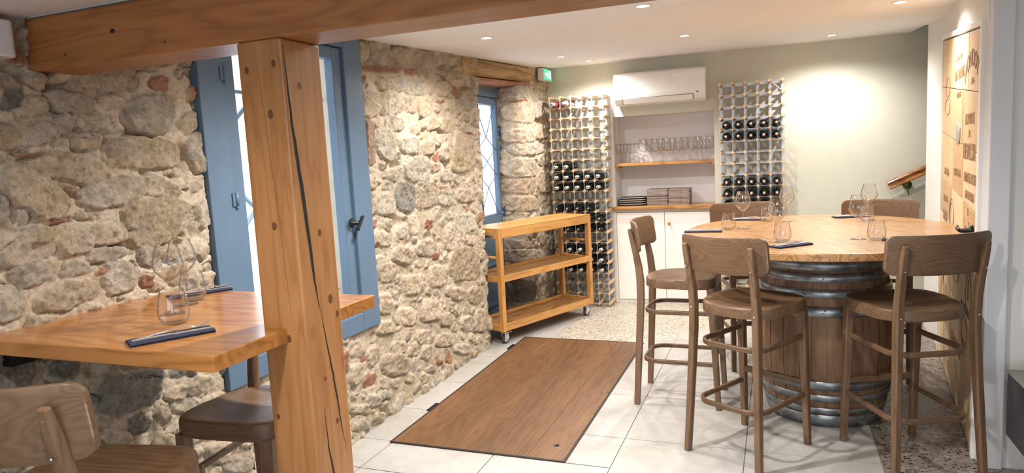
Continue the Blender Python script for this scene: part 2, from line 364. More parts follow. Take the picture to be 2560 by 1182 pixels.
# ------------------------------------------------------------------ rubble-stone wall
def vnoise(x, y, seed=0):
    xi = np.floor(x).astype(np.int64); yi = np.floor(y).astype(np.int64); fx = x-xi; fy = y-yi
    fx = fx*fx*(3-2*fx); fy = fy*fy*(3-2*fy)
    def h(a, b):
        n = (a*374761393+b*668265263+seed*974634777) & 0xffffffff
        n = ((n ^ (n >> 13))*1274126177) & 0xffffffff
        return ((n ^ (n >> 16)) & 0xffff)/65535.0
    return (h(xi,yi)*(1-fx)+h(xi+1,yi)*fx)*(1-fy)+(h(xi,yi+1)*(1-fx)+h(xi+1,yi+1)*fx)*fy
def fbm(x, y, o=4, seed=0):
    s = 0; a = 1; t = 0
    for i in range(o): s = s+a*vnoise(x*2**i, y*2**i, seed+i*17); t += a; a *= .55
    return s/t
S_NEAR=[(1.86,1.58,0.161,0.061,-3,0),(1.56,1.54,0.153,0.05,-10,0),(1.45,1.46,0.11,0.066,-38,0),(1.72,1.45,0.141,0.049,8,0),(1.89,1.46,0.049,0.041,-3,0),(1.89,1.33,0.151,0.089,2,3),(1.91,1.72,0.115,0.076,-2,0),(1.8,1.85,0.083,0.051,5,0),(1.67,1.84,0.05,0.035,5,0),(1.59,1.83,0.048,0.022,14,0),(1.62,1.75,0.08,0.041,-2,0),(1.48,1.73,0.061,0.033,12,0),(1.49,1.65,0.062,0.037,10,0),(1.68,1.69,0.079,0.032,6,0),(1.57,1.68,0.04,0.034,1,0),(1.65,1.62,0.053,0.024,0,0),(1.56,1.62,0.033,0.018,0,0),(1.76,1.76,0.047,0.027,3,0),(1.45,1.58,0.056,0.012,12,1),(1.97,1.84,0.04,0.029,-13,1),(1.4,1.4,0.031,0.029,-6,0),(1.34,1.42,0.027,0.052,-5,0),(1.68,1.31,0.078,0.036,-3,0),(1.51,1.37,0.05,0.011,-1,1),(1.61,1.37,0.04,0.015,-6,3),(1.38,1.64,0.034,0.039,0,0),(1.44,1.33,0.056,0.035,8,0),(1.4,1.29,0.089,0.046,12,0),(1.56,1.29,0.059,0.037,2,0),(1.68,1.24,0.085,0.028,-1,0),(1.55,1.21,0.054,0.026,0,0),(1.41,1.22,0.053,0.037,0,0),(1.71,1.15,0.073,0.064,-11,0),(1.52,1.13,0.113,0.052,0,0),(1.33,1.14,0.048,0.062,-13,0),(1.83,1.21,0.051,0.041,-17,0),(1.64,1.19,0.024,0.014,-10,1),(1.82,1.12,0.031,0.029,-11,1),(1.94,1.2,0.056,0.03,-5,0),(1.96,1.11,0.053,0.046,-10,3),(1.86,1.09,0.039,0.021,-11,0),(1.42,1.75,0.035,0.035,3,2),(1.41,1.8,0.041,0.033,5,0),(1.91,1.9,0.059,0.02,6,0),(2.0,1.93,0.045,0.023,6,0),(1.57,1.46,0.034,0.017,-28,3),(1.98,1.51,0.049,0.015,-2,0),(1.95,1.43,0.048,0.045,-4,3),(1.46,1.69,0.032,0.017,2,0),(1.77,1.33,0.039,0.025,-6,0),(2.0,1.31,0.035,0.046,-6,0),(1.32,0.94,0.072,0.058,-13,2),(1.69,0.74,0.141,0.071,-12,2),(1.48,0.89,0.06,0.033,-13,2),(1.57,0.68,0.049,0.032,-17,0),(1.71,0.61,0.055,0.036,-22,2),(1.81,0.6,0.04,0.046,-21,0),(2.0,0.66,0.071,0.044,-19,0),(1.89,0.67,0.05,0.03,-19,0),(1.92,0.61,0.071,0.036,-20,0),(2.07,0.35,0.091,0.047,-24,0),(2.21,0.37,0.074,0.053,-23,0),(2.15,0.26,0.109,0.036,-25,0),(1.93,0.74,0.078,0.024,-18,2),(1.55,0.76,0.032,0.021,-20,2),(1.78,0.78,0.087,0.017,-18,2),(1.62,0.58,0.048,0.04,-23,0),(1.81,0.5,0.064,0.035,-23,0),(1.92,0.49,0.061,0.039,-22,0),(1.54,0.59,0.061,0.031,-24,0),(2.05,0.5,0.074,0.041,-21,0),(1.69,0.49,0.062,0.036,-24,0),(1.37,0.82,0.051,0.036,-20,2)]
S_MID=[(3.33,2.12,0.092,0.06,7,0),(3.59,2.11,0.127,0.05,6,0),(3.8,2.14,0.104,0.062,6,0),(4.08,2.12,0.12,0.095,17,0),(4.29,2.19,0.146,0.053,6,0),(4.5,2.19,0.092,0.036,6,0),(3.52,2.04,0.287,0.016,3,1),(3.9,2.06,0.067,0.017,5,1),(3.58,1.96,0.108,0.037,4,0),(3.74,1.97,0.087,0.045,4,0),(3.93,1.96,0.121,0.052,4,0),(3.39,1.83,0.136,0.074,3,0),(3.64,1.85,0.13,0.071,3,0),(3.86,1.86,0.092,0.059,3,0),(4.04,1.85,0.099,0.067,3,0),(4.33,1.99,0.111,0.052,4,0),(3.32,1.62,0.084,0.127,0,4),(3.53,1.61,0.113,0.098,-6,0),(3.81,1.6,0.131,0.055,0,0),(3.89,1.45,0.178,0.087,-2,0),(4.61,1.55,0.187,0.146,-1,3),(4.12,1.74,0.125,0.045,1,0),(4.34,1.74,0.124,0.055,1,0),(3.65,1.73,0.112,0.05,1,0),(4.03,1.58,0.111,0.05,0,0),(3.64,1.43,0.108,0.044,-2,0),(4.0,1.28,0.165,0.095,-4,0),(3.71,1.29,0.122,0.099,-4,2),(3.48,1.26,0.114,0.066,-5,0),(4.27,1.25,0.135,0.072,-4,0),(4.3,1.39,0.111,0.044,-3,0),(4.61,1.23,0.182,0.053,-4,0),(4.58,1.03,0.195,0.071,-6,0),(4.69,1.93,0.099,0.076,3,0),(4.69,2.02,0.092,0.015,4,1),(4.71,1.69,0.093,0.012,1,1),(3.32,1.26,0.057,0.05,-5,3),(3.8,1.1,0.071,0.061,-6,0),(4.15,1.45,0.081,0.038,-2,0),(3.53,1.37,0.067,0.033,-3,0),(3.32,1.45,0.073,0.036,-2,0),(4.01,1.08,0.061,0.037,-6,1),(4.37,0.95,0.181,0.097,-7,0),(4.53,0.73,0.278,0.13,-9,3),(4.64,0.89,0.114,0.042,-8,0),(4.4,0.53,0.121,0.049,-12,0),(4.74,0.25,0.123,0.092,-14,0),(4.5,0.28,0.127,0.059,-14,0),(4.19,0.39,0.1,0.044,-14,0),(3.46,0.29,0.159,0.071,-17,0),(3.52,0.38,0.095,0.043,-16,0),(3.18,0.29,0.064,0.043,-13,1),(4.02,0.14,0.06,0.021,-17,1),(3.69,0.32,0.082,0.05,-16,0),(3.09,0.5,0.085,0.048,-16,0),(3.62,0.16,0.066,0.034,-18,0),(4.68,0.46,0.134,0.067,-12,3),(3.89,0.13,0.074,0.026,-18,0),(3.08,0.16,0.088,0.028,-20,0),(3.42,1.06,0.104,0.047,-8,0),(3.63,0.93,0.123,0.055,-14,0),(3.95,0.93,0.153,0.058,-8,0),(3.43,0.86,0.114,0.061,-10,0),(3.75,0.73,0.141,0.067,-6,0),(4.09,0.72,0.141,0.076,-10,0),(3.36,0.69,0.104,0.06,-13,0),(3.62,0.55,0.147,0.059,-14,0),(3.96,0.51,0.147,0.074,-13,0),(3.39,0.54,0.106,0.042,-14,0),(3.85,0.36,0.132,0.052,-15,0),(4.13,0.26,0.148,0.049,-15,0),(4.37,0.13,0.15,0.04,-16,0),(3.14,0.42,0.04,0.018,-17,1),(4.07,0.86,0.046,0.027,-9,1),(3.33,1.04,0.05,0.016,-8,1),(4.22,1.31,0.048,0.016,-4,1),(3.36,0.95,0.085,0.032,-9,0),(4.24,0.58,0.063,0.039,-12,0),(3.2,0.16,0.084,0.036,-20,0),(3.33,0.15,0.081,0.028,-19,0),(3.07,0.07,0.088,0.034,-22,0),(3.25,0.05,0.061,0.027,-21,0),(4.29,1.9,0.061,0.016,3,1),(3.31,1.97,0.063,0.017,5,1)]
S_PIER=[(5.57,1.91,0.142,0.187,3,3),(5.57,1.4,0.124,0.243,-2,3),(5.98,2.08,0.235,0.065,4,0),(6.04,1.9,0.261,0.102,2,0),(6.4,1.93,0.181,0.084,2,0),(6.0,1.68,0.238,0.066,0,0),(6.15,1.56,0.34,0.06,-1,0),(5.96,1.39,0.258,0.088,-2,0),(5.93,1.22,0.257,0.074,-3,0),(6.42,1.23,0.197,0.11,-3,3),(6.0,1.05,0.285,0.075,-5,0),(5.97,0.56,0.377,0.067,-9,0),(5.88,0.7,0.365,0.052,-8,0),(5.87,0.28,0.393,0.126,-11,2),(6.43,1.72,0.171,0.07,1,0),(5.97,2.0,0.17,0.014,3,1),(5.83,1.78,0.123,0.011,1,1),(6.45,1.45,0.148,0.063,-1,0),(6.5,2.17,0.173,0.046,4,0),(5.85,0.88,0.317,0.066,-6,0),(6.81,2.09,0.134,0.064,4,0)]

def stone_field(S, Z, stones, seed, smin, smax, rel=1.0):
    rng = np.random.RandomState(seed)
    wS = S+.012*(fbm(S*18, Z*18, 3, seed)-.5)*2+.010*(fbm(S*60, Z*60, 3, seed+5)-.5)
    wZ = Z+.012*(fbm(S*18+40, Z*18+9, 3, seed+3)-.5)*2+.010*(fbm(S*60+7, Z*60, 3, seed+8)-.5)
    ns, nz = S.shape
    s0, ds = S[0,0], S[1,0]-S[0,0]; z0, dz = Z[0,0], Z[0,1]-Z[0,0]
    Dm = np.full(S.shape, 9.0); H = np.zeros(S.shape)
    mort = .30+.14*fbm(S*9, Z*9, 3, seed+2)
    Cc = np.stack([.53+0*S, .455+0*S, .355+0*S], -1)*(1+.30*(fbm(S*5, Z*5, 3, seed+9)-.5)[..., None]); Mk = np.zeros(S.shape)
    def put(cs, cz, a, b, ang, kind):
        nonlocal Dm, H, Cc, Mk
        r = math.radians(ang); R = max(a, b)*1.45+.03
        i0, i1 = int((cs-R-s0)/ds), int((cs+R-s0)/ds)+1; j0, j1 = int((cz-R-z0)/dz), int((cz+R-z0)/dz)+1
        i0, i1, j0, j1 = max(i0,0), min(i1,ns), max(j0,0), min(j1,nz)
        if i0 >= i1 or j0 >= j1: return
        q = (slice(i0,i1), slice(j0,j1)); x = wS[q]-cs; y = wZ[q]-cz
        u = (x*math.cos(r)+y*math.sin(r))/a; v = (-x*math.sin(r)+y*math.cos(r))/b
        p = 3.0 if kind in (0,2,3) else 5.0
        if kind == 4: p = 6.0
        p *= rng.uniform(.8,1.25)
        # skew the outline so no two stones share a shape
        u2 = u*(1+rng.uniform(-.16,.16)*v)+rng.uniform(-.1,.1)*v; v2 = v*(1+rng.uniform(-.2,.2)*u)
        d = (np.abs(u2)**p+np.abs(v2)**p)**(1/p)
        edge = (1-d)*min(a,b)
        wd = .007 if kind == 1 else .011
        prof = np.clip(edge/wd, 0, 1); prof = np.sqrt(1-(1-prof)**2)
        hh = rng.uniform(.003, .017)*rel*(1 if kind != 1 else .8)+(.006 if max(a,b) > .09 else 0)
        tilt = rng.uniform(-.006,.006)*u+rng.uniform(-.010,.004)*(-v)
        rough = .016*(fbm(S[q]*22+cs*9, Z[q]*22, 4, seed+31)-.5)+.012*(fbm(S[q]*75, Z[q]*75, 3, seed+71)-.5)
        # facets: ridged folds across the broken face
        fa = rng.uniform(0, PI); f1 = np.abs(((x*math.cos(fa)+y*math.sin(fa))*rng.uniform(9,16)+1.2*fbm(S[q]*10, Z[q]*10, 2, seed+77)) % 1-.5)
        gr_ = np.exp(-(edge/.0055)**2)*np.clip((fbm(S[q]*14+3, Z[q]*14, 2, seed+44)-.42)*5, 0, 1)
        ch = .007*np.abs(2*fbm(S[q]*34+cz*5, Z[q]*34, 3, seed+91)-1)
        hgt = .010+(hh+tilt+rough+.012*f1-ch)*prof - .015*gr_
        # lower edge overhangs a little: darker gap beneath
        hgt = hgt-.012*np.exp(-((edge+.003)/.006)**2)*np.clip(-v*1.3-.2, 0, 1)*rng.uniform(0,1.3)
        take = (d < 1.12) & (d < Dm[q])
        H[q] = np.where(take, np.where(d < 1, np.maximum(hgt, -.03), np.minimum(hgt, H[q])), H[q])
        k = rng.uniform(.84, 1.12)
        base = {0: (.50,.44,.355), 1: (.50,.25,.155), 2: (.34,.32,.285), 3: (.62,.51,.36), 4: (.56,.40,.30)}[kind]
        if kind == 0:
            t = rng.rand()
            base = [(.74,.63,.49), (.67,.59,.475), (.75,.63,.465), (.69,.57,.435), (.64,.57,.47)][int(t*5)]
        tex = 1+.62*(fbm(S[q]*30+cs*3, Z[q]*30, 4, seed+5)-.5)
        spot = np.clip((fbm(S[q]*26, Z[q]*26+cz*7, 4, seed+55)-.55)*7, 0, 1)*rng.uniform(.1,.55)
        cb = np.array(base)*k*tex[..., None]*(1-spot[..., None]*np.array([.45,.42,.42]))
        al = np.clip((1-d)*min(a,b)/.006, 0, 1)[..., None]*take[..., None]
        Cc[q] = Cc[q]*(1-al)+cb*al; Mk[q] = Mk[q]*(1-al[...,0])+al[...,0]
        Dm[q] = np.where(d < Dm[q], d, Dm[q])
    for st in stones: put(*st)
    cnt = 0
    for rr, tries in ((.085, 900), (.060, 2500), (.042, 3500), (.027, 1800), (.017, 1100)):
        for t in range(int(tries*(smax-smin)/4.5)):
            cs = rng.uniform(smin, smax); cz = rng.uniform(0, 2.36)
            i, j = int((cs-s0)/ds), int((cz-z0)/dz)
            if not (0 <= i < ns and 0 <= j < nz) or Dm[i,j] < 1.15: continue
            ok = True; asp = rng.uniform(.5, .95); ang = rng.uniform(-35, 35)
            a = rr*rng.uniform(.85, 1.2); b = a*asp; r = math.radians(ang)
            for th in np.arange(0, 2*PI, PI/5):
                xx = a*math.cos(th); yy = b*math.sin(th)
                ii = int((cs+xx*math.cos(r)-yy*math.sin(r)-s0)/ds); jj = int((cz+xx*math.sin(r)+yy*math.cos(r)-z0)/dz)
                if 0 <= ii < ns and 0 <= jj < nz and Dm[ii,jj] < 1.02: ok = False; break
            if ok: put(cs, cz, a, b, ang, 1 if rng.rand() < .06 else 0); cnt += 1
    H += (Dm > 1)*(.010+.014*(fbm(S*20, Z*20, 4, seed+1)-.5)+.006*(fbm(S*70, Z*70, 3, seed+6)-.5))
    Hs = np.clip(fbm(S*7, Z*7, 3, seed+61)-.60, 0, 1)*(Dm > 1.02); H -= Hs*.20
    H += .020*(fbm(S*2.2, Z*2.2, 2, seed+90)-.5)
    return H, Cc, Mk
def stone_wall(name, path, zlo, zhi, stones, seed, res, s_of=None, hole=None, rel=1.0):
    # path: plan polyline ((x,y)...) walked at even steps; s = running coordinate equal to y on the main face
    pts = [Vector((p[0], p[1])) for p in path]; segs = [(b-a).length for a, b in zip(pts, pts[1:])]; tot = sum(segs)
    n = int(tot/res)+1; P = np.zeros((n, 2))
    for i in range(n):
        t = tot*i/(n-1); k = 0
        while k < len(segs)-1 and t > segs[k]: t -= segs[k]; k += 1
        q = pts[k].lerp(pts[k+1], min(1, t/segs[k])); P[i] = (q.x, q.y)
    T = np.gradient(P, axis=0)
    for _ in range(2): T[1:-1] = (T[:-2]+T[1:-1]*2+T[2:])/4
    T /= np.linalg.norm(T, axis=1)[:, None]; N = np.stack([T[:,1], -T[:,0]], -1)
    s = s_of+np.arange(n)*tot/(n-1)
    nz = int((zhi-zlo)/res)+1; z = np.linspace(zlo, zhi, nz)
    S, Z = np.meshgrid(s, z, indexing='ij')
    H, Cc, Mk = stone_field(S, Z, stones, seed, s[0], s[-1], rel)
    if hole:
        for (a, b_, c, d) in hole: H = np.where((S > a-.035) & (S < b_+.05) & (Z > c-.05) & (Z < d+.05), np.minimum(H, .004), H)
    X = P[:,0][:,None]+N[:,0][:,None]*H; Y = P[:,1][:,None]+N[:,1][:,None]*H
    co = np.stack([X, Y, Z], -1).reshape(-1, 3)
    ii, jj = np.meshgrid(np.arange(n-1), np.arange(nz-1), indexing='ij')
    keep = np.ones(ii.shape, bool)
    if hole:
        for (a, b_, c, d) in hole: keep &= ~((S[:-1,:-1] > a) & (S[:-1,:-1] < b_) & (Z[:-1,:-1] > c) & (Z[:-1,:-1] < d))
    ii = ii[keep]; jj = jj[keep]
    F = np.stack([ii*nz+jj, (ii+1)*nz+jj, (ii+1)*nz+jj+1, ii*nz+jj+1], -1).astype(np.int32)
    me = bpy.data.meshes.new(name); me.vertices.add(len(co)); me.vertices.foreach_set('co', co.ravel())
    me.loops.add(F.size); me.loops.foreach_set('vertex_index', F.ravel()); me.polygons.add(len(F))
    me.polygons.foreach_set('loop_start', np.arange(0, F.size, 4, dtype=np.int32)); me.polygons.foreach_set('loop_total', np.full(len(F), 4, dtype=np.int32))
    me.polygons.foreach_set('use_smooth', np.ones(len(F), bool)); me.update(); me.validate()
    ca = me.color_attributes.new('Col', 'FLOAT_COLOR', 'POINT')
    rgba = np.ones((len(co), 4), np.float32); rgba[:, :3] = np.clip(Cc.reshape(-1, 3), 0, 1); rgba[:, 3] = .45+.40*Mk.ravel(); ca.data.foreach_set('color', rgba.ravel())
    me.materials.append(M['stone']); o = bpy.data.objects.new(name, me); COL.objects.link(o); return struct(o)
stone_wall('wall_left', [(-2.16,.95),(-2.16,2.24)], 0, 2.06, S_NEAR, 3, .0045, s_of=.95, hole=[(2.165,3.26,.64,2.16)], rel=1.05)
stone_wall('wall_left', [(-2.16,2.24),(-2.16,4.90),(-2.19,4.96),(-2.25,4.985),(-2.41,4.99)], 0, 2.34, S_NEAR[-25:]+S_MID, 3, .0062, s_of=2.24, hole=[(2.165,3.26,.64,2.16)], rel=1.0)
stone_wall('wall_left', [(-2.425,5.905),(-2.27,5.92),(-2.21,5.95),(-2.185,6.0),(-2.14,6.66)], 0, 2.36, [(s_+.03 if s_ > 5.9 else s_-.12, z_, a_, b_, g_, k_) for s_, z_, a_, b_, g_, k_ in S_PIER], 11, .0075, s_of=5.735, rel=1.2)
stone_wall('wall_left', [(-2.16,-2.5),(-2.16,.96)], 0, 2.05, [], 5, .03, s_of=-2.5)
# rough mortar core behind the stones (closes the wall's depth round the openings)
core = MB().bb(-2.52, -2.215, -2.5, 2.17, 0, 2.34).bb(-2.52, -2.215, 3.29, 4.94, 0, 2.34).bb(-2.52, -2.215, 2.17, 3.29, 0, .62).bb(-2.52, -2.215, 2.17, 3.29, 2.18, 2.34)
core.bb(-2.425, -2.24, 5.97, 6.9, 0, 2.36).bb(-2.62, -2.43, 4.9, 6.0, 2.14, 2.36)
struct(core.build('wall_left', M['render']))
# lintel over the glazed door: old timber with a thin plank under it
lt = empty('timber_lintel', (-2.18, 5.47, 2.2), 0, 'rough old timber lintel with a splintered lower edge over the small glazed door', 'lintel')
MB().hexa([(-.20,-.80,-.095),(.045,-.80,-.085),(.045,.80,-.01),(-.20,.80,-.02)], [(-.20,-.80,.035),(.04,-.80,.045),(.035,.80,.115),(-.20,.80,.12)]).build('beam', M['lintel'], lt, .012)
MB().hexa([(-.22,-.88,-.125),(.03,-.88,-.118),(.02,.86,-.045),(-.22,.84,-.06)], [(-.22,-.88,-.098),(.032,-.88,-.092),(.022,.86,-.025),(-.22,.84,-.035)]).build('plank', plain('reddish_plank', (.36,.15,.075), .7, noise=.35, nscale=14), lt, .004)
ck = MB()
for (a, b_, z0, z1) in ((-.5,.30,.035,.045),(.25,.75,.055,.047),(-.7,.7,-.070,-.012)):
    n = 14; pth = [(.0415+.002, a+(b_-a)*i/n, z0+(z1-z0)*i/n+random.uniform(-.0035,.0035)) for i in range(n+1)]
    ck.sweep(pth, rect(.0022,.0017))
ck.build('crack', M['dark'], lt)
# ------------------------------------------------------------------ plain walls
def quadwall(name, mat, pts, z0, z1, th=.1, bevel=0):
    """pts = plan outline"""
    return struct(MB().prism(pts, z0, z1).build(name, mat, None, bevel))
YB = 6.63
wb = MB()
wb.bb(-2.6, -1.475, YB, YB+.1, 0, 2.5).bb(-.535, 1.06, YB, YB+.1, 0, 2.5).bb(-1.475, -.535, YB, YB+.1, 1.822, 2.5).bb(1.06, 2.7, YB, YB+.1, 0, 4.2)
o = struct(wb.build('wall_back', M['sage']))
# niche lining
nb = MB().bb(-1.475-.02, -.535+.02, YB+.30, YB+.32, .9, 1.86).bb(-1.495, -1.475, YB+.1, YB+.3, .9, 1.86).bb(-.535, -.515, YB+.1, YB+.3, .9, 1.86).bb(-1.495, -.515, YB+.1, YB+.3, 1.822, 1.845)
struct(nb.build('wall_back', M['niche']))
# painted casing left of the niche (thin boxed pipe run)
struct(MB().bb(-1.545, -1.475, YB-.022, YB, 0, 2.0).build('trim_1', M['palewall'], None, .004))
# right-hand wall with the crate-board door
def wl(y): return .833+(y-3.46)*(1.047-.833)/(5.36-3.46)
struct(MB().prism([(wl(5.42),5.42),(1.075,6.10),(1.20,6.10),(1.20,5.42)], 0, 2.34).build('wall_right', M['palewall']))
struct(MB().hexa([(wl(3.5),3.5,1.965),(1.2,3.5,1.965),(1.2,5.44,2.13),(wl(5.44),5.44,2.13)],[(wl(3.5),3.5,2.36),(1.2,3.5,2.36),(1.2,5.44,2.36),(wl(5.44),5.44,2.36)]).build('wall_right', M['palewall']))
# stairwell behind it; unseen outer walls and lid added to keep sky light out
sw = MB().bb(1.2, 2.7, 5.2, 5.3, 0, 4.2).bb(2.6, 2.7, 5.2, 6.73, 0, 4.2).bb(1.0, 2.7, 5.2, 6.73, 4.2, 4.3).bb(1.1, 1.2, 5.3, 6.10, 2.3, 4.2).bb(1.0, 1.06, 6.10, 6.73, 2.36, 4.2)
struct(sw.build('wall_right', M['sage']))
st = MB()
for k in range(6): st.bb(1.25+.25*k, 2.6, 5.3, 6.63, .17*k, .17*(k+1))
struct(st.build('stairs', M['terrazzo2']))
# ceiling beyond the beam
def cz(y): return CEIL(y)
cb = MB()
for pts in ([(-2.6,1.62),(1.19,1.62),(1.19,6.08),(-2.6,6.08)], [(-2.6,6.08),(1.05,6.08),(1.04,6.7),(-2.6,6.7)]):
    cb.hexa([(x,y,cz(y)) for x, y in pts], [(x,y,cz(y)+.09) for x, y in pts])
struct(cb.build('ceiling', M['ceil']))
struct(MB().hexa([(1.19,1.62,cz(1.62)),(3.2,1.62,cz(1.62)),(3.2,5.2,cz(5.2)),(1.19,5.2,cz(5.2))],[(1.19,1.62,2.42),(3.2,1.62,2.42),(3.2,5.2,2.42),(1.19,5.2,2.42)]).build('ceiling', M['ceil']))
# near ceiling: low painted boards carried by the beam
nc = MB()
for k in range(10): nc.bb(-2.5, 3.2, 1.49-.41*(k+1)+.004, 1.49-.41*k, 2.0, 2.03)
nc.bb(-2.5, 3.2, -2.6, 1.5, 2.03, 2.08).bb(-2.5, 3.2, 1.5, 1.66, 2.0, 2.42)
struct(nc.build('ceiling', plain('near_ceiling_boards', (.70,.73,.78), .6, noise=.05)))
# right near walls
struct(MB().bb(.842, .925, 3.46, 3.60, 0, 2.36).build('wall_right', M['coolwhite'], None, .006))
struct(MB().bb(.925, 3.2, 3.49, 3.60, 0, 2.36).build('wall_right', plain('chalk_white_plaster', (.74,.745,.72), .75, noise=.03, bmp=.35, bscale=30)))
struct(MB().bb(3.1, 3.2, -2.5, 3.49, 0, 2.4).build('wall_right', M['coolwhite']))
# unseen wall behind the viewer, added with openings sized to let daylight in
fb = MB().bb(-2.5, -1.3, -2.6, -2.5, 0, 2.1).bb(2.4, 3.2, -2.6, -2.5, 0, 2.1).bb(-1.3, 2.4, -2.6, -2.5, 0, .3).bb(-1.3, 2.4, -2.6, -2.5, 1.95, 2.1).bb(.5, .62, -2.6, -2.5, .3, 1.95)
struct(fb.build('wall_front', M['coolwhite']))
# ------------------------------------------------------------------ blue window (window_1)
BX = -2.175
win = empty('window_1', (BX, 2.72, .59), kind='structure')
def wpart(mb, name, mat=M['blue'], bevel=.004, parent=None): return mb.build(name, mat, parent or win, bevel)
y0, y1, zt = 2.135-2.72, 3.305-2.72, 1.60
fr = MB().bb(-.04,.05, y0, y0+.135, 0, zt).bb(-.04,.05, y1-.165, y1, 0, zt).bb(-.04,.05, y0+.135, y1-.165, zt-.075, zt).bb(-.04,.05, y0+.135, y1-.165, 0, .10)
wpart(fr, 'window_frame')
# fixed leaf stiles, glazing beads
ly0, ly1 = y0+.14, y1-.17
lf = MB().bb(-.02,.032, ly0, ly0+.075, .105, zt-.08).bb(-.02,.032, ly1-.075, ly1, .105, zt-.08).bb(-.02,.032, ly0+.075, ly1-.075, zt-.14, zt-.08).bb(-.02,.032, ly0+.075, ly1-.075, .105, .20)
wpart(lf, 'sash')
wpart(MB().bb(-.005,.001, ly0+.07, ly1-.07, .19, zt-.13), 'window_pane', M['pane'], 0)
for zz in (1.31, .79, .25):
    h = wpart(MB().tube([(.056, y0+.137, zz-.03),(.056, y0+.137, zz+.03)], .008, 8).tube([(.056, y0+.137, zz-.043),(.056, y0+.137, zz-.03)], [.004,.008], 8).bb(.048,.056, y0+.115, y0+.16, zz-.028, zz+.028), 'hinge', M['blue'], 0)
hd = wpart(MB().lathe([(0,0),(.026,0),(.026,.006),(.012,.014),(.009,.05),(0,.05)], 12, Matrix.Translation((.05, .372, .60)) @ Matrix.Rotation(PI/2, 4, 'Y')), 'window_handle', M['black'], 0)
hg = MB()
for ph in range(3):
    hg.tube([(.105+.006*math.cos(t*1.1+ph*2.09), .372+.006*math.sin(t*1.1+ph*2.09)+.004*(t-7), .60+.0048*(t-7)) for t in range(15)], .0055, 6)
hg.build('grip', M['black'], hd)
# iron scroll grille outside
gr = MB()
gx = -.20
def ell(cy, czz, a, b_, t0, t1, n=18): return [(gx, cy+a*math.cos(t0+(t1-t0)*i/n), czz+b_*math.sin(t0+(t1-t0)*i/n)) for i in range(n+1)]
yc = .0
for sgn in (-1, 1):
    for (c0, c1, hz) in ((.94, 1.30, .18),):
        pass
    gr.tube([(gx, yc+sgn*(.05+.20*abs(math.sin(PI*(z-.20)/.52))), z) for z in np.linspace(.20, .72, 22)], .011, 6, upv=Vector((0,1,0)))
    gr.tube([(gx, yc+sgn*(.05+.20*abs(math.sin(PI*(z-.72)/.50))), z) for z in np.linspace(.72, 1.22, 22)], .011, 6, upv=Vector((0,1,0)))
gr.tube([(gx, -.55, 1.28),(gx, .55, 1.28)], .010, 6).tube([(gx, -.55, .20),(gx, .55, .20)], .010, 6)
wpart(gr, 'iron_grille', M['blueiron'], 0)
# ------------------------------------------------------------------ small glazed blue door (door_1)
DX = -2.40
d1 = empty('door_1', (DX, 5.48, 0), kind='structure')
dy0, dy1 = -.50, .46
def dp(mb, name, mat=M['blue'], bevel=.004, parent=d1): return mb.build(name, mat, parent, bevel)
dp(MB().bb(-.05,.04, dy0, dy0+.07, 0, 2.16).bb(-.05,.04, dy1-.03, dy1, 0, 2.16).bb(-.05,.04, dy0+.07, dy1-.03, 2.03, 2.16), 'door_frame')
a0, a1 = dy0+.075, dy1-.033
dp(MB().bb(-.03,.02, a0, a0+.09, .01, 2.025).bb(-.03,.02, a1-.060, a1, .01, 2.025).bb(-.03,.02, a0+.09, a1-.060, 1.965, 2.025).bb(-.03,.02, a0+.09, a1-.060, .86, .985).bb(-.03,.02, a0+.09, a1-.060, .01, .14).bb(-.03,.024, -.085, -.045, .985, 1.965), 'door_leaf')
dp(MB().bb(-.035,-.005, a0+.09, a1-.060, .14, .86), 'door_panel')
mold = MB()
for (ya, yb, za, zb) in ((a0+.11, a1-.085, .17, .50), (a0+.11, a1-.085, .54, .84)):
    mold.sweep([(.0, ya, za),(.0, yb, za),(.0, yb, zb),(.0, ya, zb)], rect(.02,.022), True)
# beading frames around the two glass lights
for (ya, yb) in ((a0+.092, -.087), (-.043, a1-.062)):
    mold.sweep([(.02, ya+.008, .993),(.02, yb-.008, .993),(.02, yb-.008, 1.957),(.02, ya+.008, 1.957)], rect(.014,.016), True)
dp(mold, 'moulding', bevel=.002)
for (ya, yb) in ((a0+.1, -.09), (-.04, a1-.065)):
    dp(MB().bb(-.008,-.003, ya, yb, .99, 1.96), 'window_pane', M['pane'], 0)
    le = MB(); cy_ = (ya+yb)/2; zt2 = lambda f: 1.957-.965*f
    cen = [(0,.29),(.40,.29),(.40,.51),(.64,.51),(.64,.75),(1,.75)]     # (edge, centre) heights of each lead came, from the top
    for fe, fc in cen:
        for ye in (ya+.004, yb-.004): le.tube([(.0, ye, zt2(fe)),(.0, cy_, zt2(fc))], .0042, 5)
    dp(le, 'leading', M['blue'], 0)
for zz in (1.72, 1.0, .35): dp(MB().bb(.02,.045, a1-.012, a1+.012, zz-.05, zz+.05), 'hinge', plain('dark_blue_hinge', (.05,.08,.13), .5), .002)
dp(MB().bb(.02,.05, a0+.20, a0+.34, .60, .63).bb(.02,.035, a0+.01, a0+.05, .45, .9), 'door_latch', M['black'], .003)
